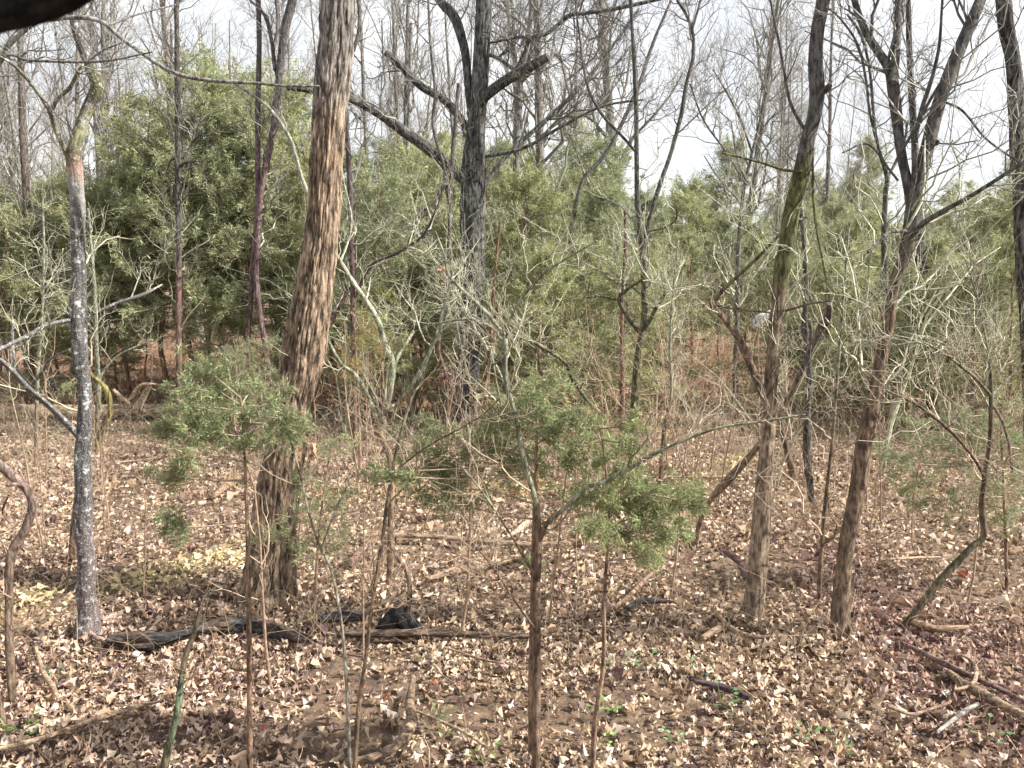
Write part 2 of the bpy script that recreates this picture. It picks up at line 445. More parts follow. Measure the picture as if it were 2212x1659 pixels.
def leaf_cols(xy):
    n = len(xy)
    ci = rs.choice(len(PAL), n, p=PW)
    c = PAL[ci] * rs.uniform(0.75, 1.2, (n, 1))
    patch = vnoise(np.stack([xy[:, 0] * 0.8, xy[:, 1] * 0.5, np.zeros(n)], -1))
    pl = np.clip((patch - 0.60) * 5, 0, 1)[:, None] * (0.25 + 0.45 * np.clip(xy[:, 0:1] / 2, 0, 1))
    c = c * (1 - pl) + pl * c * np.array([0.60, 0.44, 0.58])
    p2 = vnoise(np.stack([xy[:, 0] * 0.5 + 40, xy[:, 1] * 0.6, np.zeros(n)], -1))
    pl = np.clip((p2 - 0.74) * 8, 0, 1)[:, None] * 0.6
    c = c * (1 - pl) + pl * c * np.array([1.05, 1.05, 0.7])
    for (ax, ay, bx, by, w) in SUNLIT_TINT:
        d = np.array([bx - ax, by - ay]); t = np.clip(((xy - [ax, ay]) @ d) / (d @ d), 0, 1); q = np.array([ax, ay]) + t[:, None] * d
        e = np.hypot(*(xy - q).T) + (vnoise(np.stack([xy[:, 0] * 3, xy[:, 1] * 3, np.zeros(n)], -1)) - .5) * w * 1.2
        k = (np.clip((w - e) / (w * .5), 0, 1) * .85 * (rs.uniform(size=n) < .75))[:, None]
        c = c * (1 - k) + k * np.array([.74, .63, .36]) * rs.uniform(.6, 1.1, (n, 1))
    return np.clip(c, 0, 0.85)
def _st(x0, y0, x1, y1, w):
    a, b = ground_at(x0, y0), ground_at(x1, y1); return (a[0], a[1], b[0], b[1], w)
SUNLIT_TINT = [_st(60, 1295, 330, 1270, .24), _st(330, 1262, 510, 1200, .3), _st(1530, 1050, 1610, 990, .3), _st(1010, 1060, 1100, 1055, .2)]   # patches of pale leaves with sunlit yellow painted into their colour
def scatter(n, y0, y1, k=0.72, powr=1.0):
    y = np.sqrt(rs.uniform(y0 ** 2, y1 ** 2, n)) if powr == 1 else y0 + (y1 - y0) * rs.uniform(size=n) ** powr
    x = rs.uniform(-1, 1, n) * (y * k + 0.8)
    d = vnoise(np.stack([x * 1.3 + 11, y * 1.3, np.zeros(n)], -1))
    m = rs.uniform(size=n) < np.clip((d - 0.18) * 5, 0.35, 1)
    return np.stack([x, y], 1)[m]
g = Geo()
xy = scatter(17000, 2.7, 4.7, .70)
V, tr = make_leaves(xy, np.clip(np.exp(rs.normal(-3.12, .34, len(xy))), .02, .095), leaf_near(), 0.04)
K = V.shape[1]
F = (tr[None] + (np.arange(len(xy)) * K)[:, None, None]).reshape(-1, 3)
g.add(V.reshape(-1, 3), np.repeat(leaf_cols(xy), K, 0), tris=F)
xy = np.concatenate([scatter(95000, 4.6, 10.0, .70), scatter(62000, 10, 19.0), scatter(14000, 19, 42)])
sz = np.clip(np.exp(rs.normal(-3.15, .32, len(xy))), .02, .09) * np.interp(xy[:, 1], [5, 10, 19], [.92, 1.0, 1.4]) * (1 + np.clip(xy[:, 1] - 19, 0, 30) * 0.04)
V, tr = make_leaves(xy, sz, leaf_far(), 0.045)
K = V.shape[1]
F = (tr[None] + (np.arange(len(xy)) * K)[:, None, None]).reshape(-1, 3)
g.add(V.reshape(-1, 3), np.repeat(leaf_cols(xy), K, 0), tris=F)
litter = part('leaf_litter', g.mesh('leaf_litter', 'leaf', smooth=False), kind='stuff')
litter['label'] = 'tan and brown oak leaves carpeting the forest floor'
# the 280 leaves that show largest are pieces of their own
near = scatter(280, 3.0, 4.6, 0.60)
meshes = []
for k in range(14):
    c = PAL[[0, 1, 4, 2, 0, 4, 1, 3, 0, 1, 4, 2, 5, 7][k]]
    V, tr = make_leaves(np.array([[0., 0.]]), np.array([0.07]), leaf_near(), 0.0, 50)
    V = V[0] - np.array([0, 0, ground_z(np.zeros(1), np.zeros(1))[0]])
    g = Geo(); g.add(V, np.clip(c * 1.05, 0, .85), tris=tr); meshes.append(g.mesh('fallen_leaf', 'leaf', smooth=False))
zn = ground_z(near[:, 0], near[:, 1])
for i, (p, z) in enumerate(zip(near, zn)):
    o = part('fallen_leaf', meshes[i % (14 if i < 60 else 12)], ground)
    o.location = (p[0], p[1], z + 0.03); o.rotation_euler = (0, 0, rs.uniform(0, 6.28)); o.scale = (rs.uniform(.8, 1.25),) * 3

# ================================================================== BACKGROUND TREES
def bare_proto(h, r, n1=22, lm=2.6, lean=0.05, upb=0.35, seed=0):
    K = 12; s = np.linspace(0, 1, K)
    lx = np.cumsum(rs.normal(0, 0.035 * h / K, K)) + lean * h * s; ly = np.cumsum(rs.normal(0, 0.035 * h / K, K))
    P = np.stack([lx - lx[0], ly - ly[0], s * h - 0.1], -1)
    Rr = r * (1 - 0.82 * s)
    pr = np.concatenate([P, Rr[:, None]], 1); pr[0, 3] *= 1.3
    gt = Geo(); c = np.array([0.185, 0.175, 0.155]) if seed % 2 else np.array([0.22, 0.205, 0.18])
    trunk_geo(gt, catmull(pr, 4), lambda V, P: np.tile(c, (len(V), 1)) * (0.85 + 0.3 * (V[:, 2:3] < 2)), 0, 8, 0.05, seed)
    gl, gtw = Geo(), Geo()
    a, ra = spawn(P[None], Rr[None], n1, lm * .5, lm, 25, 60, 0.22, 0.99, upb, 0.2, 0.45, 0.008, 6, 0.04)
    b, rb = spawn(a, ra, 6, lm * .2, lm * .5, 25, 55, 0.2, 1, 0.2, 0.2, 0.6, 0.005, 5, 0.05)
    d, rd = spawn(b, rb, 5, lm * .1, lm * .28, 25, 55, 0.15, 1, 0.1, 0.2, 0.7, 0.0036, 4, 0.06)
    tubes(gl, a, ra, np.tile(c * 1.0, (len(a), 1)), 5)
    AP = b; tubes(gtw, b, rb, np.tile(c * 1.15, (len(b), 1)) * rs.uniform(.7, 1.3, (len(b), 1)), 3)
    tubes(gtw, d, rd, np.tile(c * 1.25, (len(d), 1)) * rs.uniform(.7, 1.3, (len(d), 1)), 3)
    return gt.mesh('trunk', 'bark_fine'), gl.mesh('limbs', 'twig'), gtw.mesh('twigs', 'twig')
bare = [bare_proto(*a, seed=i) for i, a in enumerate([(15, .15, 24, 3.4), (13, .10, 26, 2.6, .03), (12, .07, 24, 2.2, -.05), (16, .19, 24, 4.0), (11, .055, 22, 1.9, .06), (14, .12, 26, 3.0, -.03)])]
def cedar_proto(h, w, n, size, seed, tint=(0.115, 0.14, 0.06), bare_low=0.26, r=0.05, shape=0.8):
    K = 10; s = np.linspace(0, 1, K)
    P = np.stack([np.cumsum(rs.normal(0, .01 * h, K)), np.cumsum(rs.normal(0, .01 * h, K)), s * h - 0.1], -1); P[:, :2] -= P[0, :2]
    Rr = r * (1 - .85 * s)
    gt = Geo(); trunk_geo(gt, catmull(np.concatenate([P, Rr[:, None]], 1), 4), lambda V, P: np.tile(np.array([.26, .17, .12]), (len(V), 1)), 0, 7, 0.05, seed)
    # branches: longest low down, each loaded with sprays
    nb = int(34 + h * 6)
    t = rs.uniform(bare_low, 0.99, nb) ** 0.9
    L = w * (1.06 - t) ** shape * rs.uniform(.55, 1.15, nb)
    az = rs.uniform(0, 2 * np.pi, nb)
    i = np.minimum((t * (K - 1)).astype(int), K - 2); f = (t * (K - 1) - i)[:, None]
    p0 = P[i] * (1 - f) + P[i + 1] * f
    ss = np.linspace(0, 1, 6)
    rise = rs.uniform(0.05, .55, nb)
    B = p0[:, None] + L[:, None, None] * np.stack([np.cos(az)[:, None] * ss, np.sin(az)[:, None] * ss, rise[:, None] * ss - 0.30 * (ss ** 2) * rs.uniform(0, 1.4, (nb, 1))], -1)
    B[:, 1:] += rs.normal(0, .03, (nb, 5, 3)) * L[:, None, None]
    RB = np.maximum(0.004, 0.014 * L)[:, None] * (1 - .7 * ss)
    gb = Geo(); tubes(gb, B, RB, np.tile(np.array([.30, .24, .18]), (nb, 1)), 4)
    C, RC = spawn(B, RB, 9, w * .12, w * .34, 25, 70, 0.2, 1, 0.05, .15, .6, .003, 5, .05)
    tubes(gb, C, RC, np.tile(np.array([.28, .25, .18]), (len(C), 1)), 3)
    gf = Geo(); sprays(gf, C, n, size, tint)
    return gt.mesh('trunk', 'bark_fine'), gb.mesh('limbs', 'twig'), gf.mesh('foliage', 'needle', smooth=False)
def sprays(g, C, n, size, tint, brown=0.03, spread=0.6):
    """n thin leaf blades spread along the branchlets C"""
    N, K, _ = C.shape
    i = rs.randint(0, N, n); t = rs.uniform(0.1, 1.0, n) * (K - 1); k = np.minimum(t.astype(int), K - 2); f = (t - k)[:, None]
    a, b = C[i, k], C[i, k + 1]; d = norm(b - a)
    pos = a + (b - a) * f + rs.normal(0, size * 0.35, (n, 3))
    dr = norm(d + rs.normal(0, spread, (n, 3)) + np.array([0, 0, -0.12]))
    L = size * rs.uniform(.5, 1.3, n)[:, None]
    sd = norm(np.cross(dr, rs.normal(size=(n, 3)))) * L * rs.uniform(0.065, .14, (n, 1))
    V = np.stack([pos + sd, pos + dr * L, pos - sd], 1)
    clump = rs.uniform(.7, 1.25, N)[i]
    c = np.array(tint)[None] * clump[:, None] * rs.uniform(.6, 1.45, (n, 1)) * np.array([1, 1, 1]) + rs.uniform(-.012, .012, (n, 1)) * np.array([1, .3, 0])
    br = rs.uniform(size=n) < brown
    c[br] = np.array([.30, .17, .09]) * rs.uniform(.6, 1.2, (br.sum(), 1))
    g.add(V.reshape(-1, 3), np.repeat(np.clip(c, .01, 1), 3, 0), tris=np.arange(n * 3).reshape(n, 3))
cedars = [cedar_proto(6.0, 2.3, 44000, 0.085, 1, (.34, .37, .21)), cedar_proto(5.0, 2.0, 38000, 0.08, 2, (.36, .38, .21)), cedar_proto(7.0, 2.2, 44000, .085, 3, (.32, .35, .20), .28),
          cedar_proto(4.0, 2.0, 34000, .07, 4, (.37, .395, .21), .12), cedar_proto(5.5, 2.5, 40000, .085, 5, (.33, .36, .22), .26)]
def place(protos, names, k, x, y, s, rz, name, label, cat, group, tilt=0.0):
    z = float(ground_z(np.array([x]), np.array([y]))[0])
    o = empty(name, (x, y, z)); o.rotation_euler = (tilt, tilt * .5, rz); o.scale = (s, s, s)
    tagit(o, label, cat, group)
    for nm, me in zip(names, protos[k]):
        part(nm, me, o, 'stuff' if nm in ('twigs', 'foliage', 'limbs') else None)
    return o
# cedars: picture x of the stem, picture y of the tip, distance
CED = [(20, 450, 14), (95, 400, 15.5), (180, 420, 14.2), (250, 330, 15), (330, 225, 14.5), (390, 170, 14), (455, 140, 15.5), (520, 250, 14), (590, 215, 15), (655, 330, 14), (705, 290, 17), (790, 340, 13), (850, 330, 17),
       (905, 345, 14.5), (950, 300, 19), (1070, 330, 15.5), (1110, 310, 18), (1150, 400, 13), (1200, 380, 19), (1245, 262, 20), (1290, 420, 15), (1335, 330, 21), (1420, 430, 17), (1480, 440, 22), (1560, 480, 18), (1640, 490, 21),
       (1740, 470, 17), (1805, 455, 21), (1860, 480, 15), (1935, 500, 19), (2030, 530, 15), (2085, 450, 18), (2130, 480, 13), (2185, 430, 15.5), (2240, 410, 12.5), (-60, 420, 14.5), (60, 520, 18), (300, 500, 17), (700, 450, 20), (760, 480, 15), (1000, 500, 16), (1060, 480, 19), (140, 480, 17), (430, 400, 18), (1010, 420, 21), (1385, 560, 14), (1690, 560, 14), (1980, 610, 12.5), (1090, 520, 12.8), (1180, 560, 11.5), (1260, 540, 13.2), (1345, 590, 12), (1500, 520, 20), (1620, 520, 21), (1780, 580, 13.5), (1840, 600, 12), (1900, 560, 13.5), (2060, 590, 11.5), (2140, 560, 12), (2210, 540, 11), (900, 560, 13.5), (470, 620, 13.5), (640, 600, 13.6), (240, 640, 15.5), (2000, 540, 16)]
for i, (px, py, D) in enumerate(CED):
    tip = at(px, py, D); k = rs.randint(5) if py < 520 else 3 + 2 * 0; h = [6., 5., 7., 4., 5.5][k]
    s = tip[2] / h * 1.05
    place(cedars, ('trunk', 'limbs', 'foliage'), k, tip[0], D, s, rs.uniform(0, 6.28), 'cedar_tree',
          ('olive green cedar in the dense stand behind the lichen-spotted trunk' if px < 620 else 'olive green cedar in the stand behind the grey oak' if px < 1330 else 'olive green cedar in the low stand behind the leaning trunks'),
          'tree', 'cedars left of the big brown trunk' if px < 620 else 'cedars behind the grey oak' if px < 1330 else 'cedars behind the leaning trunks')
for i in range(34):                                        # farther rows closing the view
    D = rs.uniform(23, 46); x = rs.uniform(-.72, .72) * D
    place(cedars, ('trunk', 'limbs', 'foliage'), rs.randint(5), x, D, rs.uniform(.8, 1.3) * (1.0 + 0.012 * (D - 23)), rs.uniform(0, 6.28), 'cedar_tree',
          'distant cedar filling the view beyond the nearer evergreens', 'tree', 'distant cedars deep in the woods')
n_b = 0
for i in range(92):
    D = rs.uniform(14, 44) if i < 64 else rs.uniform(44, 75)
    x = rs.uniform(-.74, .74) * D
    if i % 4 == 0: x = -abs(x)
    if x > 0.0 and D < 24 and rs.uniform() < .75: D += 14
    if x > 0.1 * D and rs.uniform() < .35: continue
    px = 1106 + x / D * FP
    place(bare, ('trunk', 'limbs', 'twigs'), rs.randint(6) if D > 25 else (2, 4, 1)[i % 3], x, D, rs.uniform(.8, 1.25), rs.uniform(0, 6.28), 'bare_tree',
          ('leafless grey tree rising among the cedars behind the lichen-spotted trunk' if px < 620 else 'leafless grey tree standing deep behind the grey oak' if px < 1400 else 'leafless grey tree against white sky behind the leaning trunks'),
          'tree', 'bare trees left of the big brown trunk' if px < 620 else 'bare trees behind the grey oak' if px < 1400 else 'bare trees behind the leaning trunks', rs.normal(0, .03))

# ================================================================== TRACED TREES
T = tree
GREY = [(0, (.17, .165, .16)), (500, (.20, .195, .185)), (950, (.24, .20, .17))]
BROWN = [(0, (.33, .31, .29)), (180, (.33, .29, .26)), (330, (.38, .285, .205)), (1000, (.37, .275, .20)), (1320, (.33, .245, .18))]
T('large_tree', 'thick brown furrowed trunk standing in front of the cedars, widest of all', 'tree',
  [(572, 1335, 135), (580, 1270, 112), (588, 1180, 100), (600, 1070, 94), (618, 960, 92), (636, 860, 86), (655, 775, 92), (668, 700, 88), (682, 610, 78), (697, 480, 74), (706, 330, 68), (716, 200, 70), (726, 100, 72), (732, 0, 73), (737, -120, 70)],
  Y=5.4, mat='bark', furrow=.15, sides=160, ridge=17, tk=.92, flare=.25, tone=BROWN, wob=.05)
T('grey_oak_tree', 'grey oak with a mossy limb reaching left and stubby broken limbs above', 'tree',
  [(1003, 940, 62), (1008, 860, 52), (1017, 700, 52), (1020, 600, 53), (1022, 450, 55), (1024, 360, 52), (1028, 280, 40), (1034, 200, 36), (1040, 100, 34), (1045, 0, 33), (1048, -150, 28)],
  [[(1020, 400, 30), (985, 372, 25), (940, 332, 23), (880, 290, 23), (820, 245, 21), (760, 214, 18), (690, 198, 15), (620, 188, 12), -0.8],
   [(1020, 290, 14), (967, 222, 16), (911, 187, 17), (870, 147, 17), (833, 113, 14), -.3],
   [(1022, 270, 18), (1012, 190, 18), (1003, 107, 18), (983, 40, 20), (950, 0, 18), (920, -60, 16), .3],
   [(1030, 250, 18), (1042, 218, 20), (1060, 198, 22), (1104, 167, 22), (1154, 140, 20), (1184, 122, 16), -.5],
   [(1110, 165, 9), (1130, 120, 8), (1147, 83, 8), (1180, 73, 8), (1215, 45, 8), (1230, 33, 8), (1304, 23, 8), (1370, 10, 8), (1450, -8, 7), -.5],
   [(1045, 90, 6), (1060, 92, 5), (1120, 80, 6), (1147, 83, 6), -.2],
   [(1140, 150, 9), (1150, 90, 7), (1165, 30, 6), (1180, -40, 5), .4],
   [(1043, 115, 8), (1075, 125, 8), (1110, 150, 7), -.2],
   [(1030, 420, 10), (1100, 330, 9), (1190, 250, 10), (1270, 170, 8), (1330, 90, 6), (1380, 20, 5), .8],
   [(1040, 340, 8), (1130, 320, 7), (1210, 275, 6), (1300, 230, 5), (1390, 215, 4), -.6]],
  Y=11.5, mat='bark', furrow=.10, sides=76, tone=[(0, (.20, .20, .195)), (600, (.22, .215, .205)), (800, (.19, .18, .175)), (950, (.21, .17, .145))], twigs=(20, 1.1, 6, .6, 4, .3), tr=.0022, flare=.25,
  ttone=[(0, (.17, .16, .15)), (400, (.24, .23, .2)), (900, (.3, .27, .2))])
MOSSY = [(0, (.10, .09, .08)), (150, (.13, .11, .09)), (190, (.15, .16, .06)), (235, (.14, .12, .10)), (290, (.36, .36, .20)), (345, (.13, .13, .07)), (370, (.34, .22, .16)), (430, (.30, .29, .27)), (520, (.13, .125, .12)), (1000, (.12, .117, .115)), (1150, (.16, .13, .13)), (1375, (.15, .115, .11))]
T('lichen_tree', 'dark trunk spotted with pale lichen, crooked and mossy near its top', 'tree',
  [(190, 1378, 46), (187, 1300, 38), (181, 1100, 35), (180, 1000, 32), (184, 900, 30), (177, 780, 30), (168, 660, 32), (170, 560, 30), (166, 450, 28), (163, 380, 28), (160, 335, 32), (172, 285, 30), (190, 240, 27), (212, 195, 30), (205, 165, 30), (188, 130, 22), (172, 90, 18), (160, 50, 16), (152, -20, 15), (145, -120, 12)],
  [[(152, 352, 12), (135, 315, 8), (118, 275, 9), (108, 240, 10), (80, 200, 6), (50, 160, 6), (22, 135, 5), (-10, 118, 5), -.4],
   [(108, 240, 8), (125, 215, 7), (150, 190, 8), (165, 160, 6), (178, 138, 5), -.2],
   [(172, 945, 15), (135, 905, 13), (100, 870, 13), (60, 838, 14), (20, 795, 11), (-20, 762, 9), -.5],
   [(60, 838, 8), (90, 805, 7), (110, 775, 5), (150, 755, 4), -.2], [(60, 838, 9), (35, 790, 7), (28, 740, 6), (28, 690, 5), .3],
   [(180, 690, 7), (250, 655, 6), (310, 635, 6), (350, 615, 4), .3], [(160, 690, 9), (110, 700, 8), (50, 730, 8), (-20, 765, 8), -.6]],
  mat='lichen', sides=60, wob=.16, furrow=.10, ridge=9, tk=.85, tone=MOSSY, flare=.35, twigs=(9, .5, 4, .3, 3, .18), tr=.0013)
T('leaning_tree', 'smooth leaning trunk with green moss halfway up and a low side fork', 'tree',
  [(1621, 1352, 46), (1632, 1260, 42), (1641, 1160, 40), (1650, 1060, 37), (1657, 960, 33), (1663, 880, 30), (1668, 790, 26), (1677, 690, 27), (1689, 586, 34), (1700, 540, 34), (1708, 467, 34), (1732, 367, 32), (1746, 300, 30), (1760, 250, 29), (1766, 200, 31), (1762, 130, 30), (1767, 60, 28), (1778, 0, 27), (1790, -100, 26)],
  [[(1655, 860, 20), (1638, 830, 18), (1622, 790, 15), (1606, 755, 16), (1590, 722, 14), (1560, 685, 12), (1540, 660, 13), (1532, 642, 10), -.2],
   [(1542, 655, 9), (1560, 628, 8), (1600, 590, 8), (1640, 553, 7), (1700, 490, 5), -.3],
   [(1768, 200, 16), (1782, 195, 14), (1792, 184, 12), -.1],
   [(1684, 672, 8), (1710, 668, 6), (1745, 657, 5), (1794, 650, 4), -.2], [(1540, 660, 6), (1600, 668, 5), (1668, 676, 4), -.1],
   [(1752, 290, 9), (1730, 268, 7), (1705, 215, 6), (1690, 130, 5), (1676, 60, 5), (1660, -20, 4), .2],
   [(1738, 370, 6), (1700, 368, 6), (1640, 350, 5), (1560, 330, 4), -.5], [(1755, 300, 5), (1757, 420, 6), (1765, 500, 5), (1780, 580, 4), (1792, 650, 4), -.2]],
  mat='bark_fine', sides=34, wob=.07, flare=.22, twigs=(7, .7, 4, .4, 3, .2), tr=.0012,
  tone=[(0, (.15, .14, .14)), (300, (.16, .15, .14)), (370, (.15, .16, .06)), (560, (.18, .19, .09)), (660, (.30, .22, .16)), (850, (.28, .21, .15)), (1000, (.42, .32, .24)), (1360, (.36, .27, .20))])
T('forked_tree', 'dark trunk leaning right and forking into three tall stems', 'tree',
  [(1811, 1388, 44), (1819, 1280, 37), (1830, 1173, 35), (1848, 1080, 36), (1868, 953, 34), (1896, 820, 28), (1918, 703, 25), (1930, 620, 23), (1955, 553, 25), (1966, 490, 28), (1975, 440, 36), (1990, 370, 27), (2008, 300, 26), (2025, 233, 26), (2048, 167, 26), (2075, 100, 24), (2111, 17, 22), (2150, -80, 20)],
  [[(1972, 450, 26), (1958, 385, 20), (1946, 320, 20), (1937, 250, 23), (1929, 190, 25), (1922, 150, 22), (1901, 117, 17), (1871, 70, 15), (1848, 7, 13), (1835, -60, 12), .2],
   [(1928, 180, 18), (1934, 130, 17), (1939, 70, 16), (1941, 0, 16), (1942, -80, 15), .3],
   [(1974, 430, 12), (1975, 380, 11), (1978, 300, 11), (1990, 240, 9), (2003, 200, 9), (2018, 150, 7), (2030, 90, 6), (2036, -10, 5), -.2],
   [(1972, 505, 13), (1995, 482, 12), (2030, 460, 10), (2091, 427, 9), (2150, 390, 8), (2230, 338, 7), -.5],
   [(2018, 310, 14), (2024, 308, 12), -.05], [(1945, 330, 7), (1975, 280, 6), (2010, 215, 6), (2050, 150, 4), -.2],
   [(1965, 500, 10), (1925, 500, 8), (1900, 520, 7), (1875, 545, 6), -.4], [(1940, 390, 5), (1905, 340, 5), (1880, 250, 5), (1870, 170, 5), (1850, 90, 5), (1800, 25, 4), (1770, 20, 4), .3],
   [(1912, 720, 7), (1905, 680, 5), (1890, 640, 4), (1860, 620, 3), -.2], [(2040, 220, 5), (2080, 240, 5), (2130, 300, 4), (2200, 350, 4), -.4]],
  mat='bark_fine', sides=36, wob=.06, flare=.22, twigs=(13, 1.0, 5, .5, 3, .25), tr=.0014, tone=[(0, (.16, .15, .145)), (500, (.17, .165, .15)), (680, (.30, .21, .15)), (1100, (.27, .195, .14)), (1388, (.32, .24, .17))])
T('edge_tree', 'stout grey trunk rising past the edge beside the forked tree', 'tree',
  [(2232, 1010, 40), (2225, 800, 34), (2214, 600, 32), (2208, 500, 33), (2203, 350, 34), (2196, 233, 33), (2188, 133, 30), (2174, 60, 31), (2166, -20, 31), (2158, -120, 30)], mat='bark', furrow=.08, sides=60, tone=GREY, Y=9.5, twigs=(9, 1.1, 5, .6, 3, .3), tr=.002)
T('double_tree', 'slim pinkish pair of stems leaning together behind the widest trunk', 'tree',
  [(588, 885, 16), (583, 840, 13), (575, 760, 12), (563, 690, 12), (553, 600, 13), (556, 540, 12), (561, 440, 12), (570, 380, 13), (580, 330, 14), (593, 267, 15), (603, 167, 15), (615, 67, 17), (632, 0, 18), (648, -80, 17)],
  [[(540, 860, 13), (538, 740, 10), (543, 620, 12), (548, 553, 13), (556, 470, 12), (557, 367, 12), (557, 233, 12), (560, 100, 11), (558, 0, 11), (555, -90, 10), .1],
   [(594, 150, 9), (585, 80, 8), (570, 30, 7), (540, 0, 6), .2], [(602, 180, 8), (590, 120, 7), (600, 50, 6), (590, -40, 5), .3]],
  Y=11.0, twigs=(12, 1.0, 5, .5, 3, .3), tr=.002, tone=[(0, (.16, .15, .15)), (230, (.18, .16, .16)), (400, (.25, .17, .17)), (560, (.21, .14, .15)), (900, (.22, .16, .12))])
T('dead_cedar', 'straight dark dead cedar pole with short bare side limbs', 'tree',
  [(388, 1010, 15), (387, 900, 14), (386, 700, 12), (386, 550, 11), (384, 400, 13), (385, 300, 13), (383, 150, 11), (381, 0, 9), (380, -80, 8)],
  [[(386, 345, 6), (400, 335, 7), (414, 312, 6), (420, 280, 5), (421, 240, 4), .1], [(386, 360, 5), (400, 352, 5), (425, 348, 3), -.1], [(385, 340, 5), (370, 345, 4), (362, 365, 3), .1]],
  Y=9.6, twigs=(60, .75, 3, .3, 2, .15), tr=.002, tt0=.3, tone=[(0, (.15, .14, .13)), (500, (.13, .12, .11)), (600, (.24, .15, .14)), (800, (.30, .21, .15)), (1010, (.3, .22, .16))], ttone=[(0, (.14, .13, .12)), (500, (.2, .2, .15)), (900, (.35, .28, .2))])
PALE = [(0, (.30, .30, .28)), (500, (.36, .37, .30)), (800, (.33, .35, .25)), (950, (.26, .19, .13)), (1600, (.26, .18, .125))]
T('twisted_sapling', 'pale green twisted sapling whose long stem arches up over the brown trunk', 'sapling',
  [(838, 1310, 13), (843, 1200, 15), (845, 1090, 14), (844, 996, 14), (824, 946, 14), (821, 918, 16), (838, 870, 12), (848, 790, 15), (834, 746, 13), (813, 686, 12), (770, 620, 10), (735, 565, 10), (703, 510, 9), (683, 467, 9), (662, 410, 8), (647, 367, 8), (627, 300, 8), (587, 240, 7), (547, 207, 6), (500, 175, 5)],
  [[(822, 930, 11), (797, 860, 10), (764, 806, 9), (737, 786, 8), (705, 730, 8), -.1],
   [(850, 885, 9), (870, 858, 9), (887, 836, 8), (924, 770, 8), (944, 726, 8), (960, 686, 9), (973, 656, 8), (1000, 633, 7), (1037, 616, 6), (1090, 590, 5), -.4],
   [(846, 800, 9), (865, 760, 8), (885, 730, 7), (893, 716, 8), .1],
   [(735, 570, 5), (760, 480, 4), (740, 380, 4), (735, 300, 3), .3]],
  Y=5.6, twigs=(9, .55, 4, .35, 3, .2), tr=.0013, tone=PALE, wob=.08, tk=.95)
T('arching_branch_sapling', 'slender grey sapling whose high limb arches across the upper corner', 'sapling',
  [(-60, 1330, 16), (-75, 1100, 14), (-80, 900, 13), (-60, 600, 12), (-40, 350, 11), (-20, 160, 10), (60, 60, 9), (115, 42, 9), (180, 38, 9), (225, 50, 9), (262, 82, 9), (317, 122, 9), (360, 150, 9), (393, 163, 9), (440, 172, 8), (500, 177, 8), (560, 180, 6), (620, 186, 5), (690, 186, 4)],
  [[(-30, 220, 7), (10, 124, 6), (60, 130, 6), (120, 133, 6), (180, 134, 6), (240, 130, 5), (330, 112, 3), -.3], [(232, 55, 5), (300, 30, 4), (380, 10, 3), .2], [(190, 134, 4), (220, 110, 4), (270, 90, 3), -.1]],
  Y=4.6, twigs=(14, .5, 4, .3, 3, .16), tr=.001, tone=[(0, (.36, .36, .35)), (600, (.30, .28, .25)), (1300, (.26, .2, .16))], ttone=[(0, (.34, .34, .33)), (400, (.38, .38, .32)), (900, (.36, .33, .26))])
T('forked_sapling', 'foreground sapling with a pale green curving stem and a long limb reaching right', 'sapling',
  [(1156, 1700, 22), (1158, 1600, 20), (1159, 1500, 19), (1160, 1380, 18), (1158, 1290, 18), (1162, 1200, 17), (1164, 1160, 15), (1160, 1100, 13), (1155, 1075, 13), (1140, 1025, 12), (1130, 986, 12), (1114, 903, 11), (1097, 846, 11), (1090, 793, 11), (1092, 733, 10), (1070, 700, 9), (1050, 675, 9), (1027, 653, 8), (970, 596, 6), (963, 560, 5), (940, 500, 4)],
  [[(1166, 1168, 13), (1180, 1132, 11), (1217, 1100, 10), (1267, 1053, 9), (1304, 1043, 9), (1340, 1022, 9), (1370, 1006, 9), (1410, 983, 8), (1474, 953, 7), (1557, 923, 6), (1650, 910, 5), (1740, 895, 4), -.5],
   [(1085, 745, 7), (1075, 720, 6), (1050, 700, 5), (1020, 690, 5), (980, 692, 5), (930, 700, 4), (880, 690, 3), .2],
   [(1094, 730, 7), (1102, 690, 5), (1130, 640, 6), (1155, 612, 6), (1180, 585, 6), (1230, 555, 4), (1290, 520, 3), -.3],
   [(1090, 770, 6), (1062, 790, 4), (1061, 760, 4), (1065, 740, 4), (1100, 720, 4), (1150, 680, 3), .1],
   [(1120, 930, 5), (1085, 880, 4), (1068, 800, 4), (1060, 740, 3), .1], [(1165, 1260, 6), (1100, 1150, 5), (1040, 1060, 4), (990, 1000, 3), -.4], [(1158, 1360, 6), (1120, 1310, 4), (1060, 1220, 4), (1010, 1160, 3), -.3]],
  Y=3.28, twigs=(10, .4, 5, .25, 3, .12), tr=.0009, tone=[(0, (.33, .33, .28)), (700, (.34, .35, .26)), (1060, (.33, .35, .24)), (1130, (.22, .15, .11)), (1700, (.21, .14, .10))], wob=.07, sides=14, tk=.8)
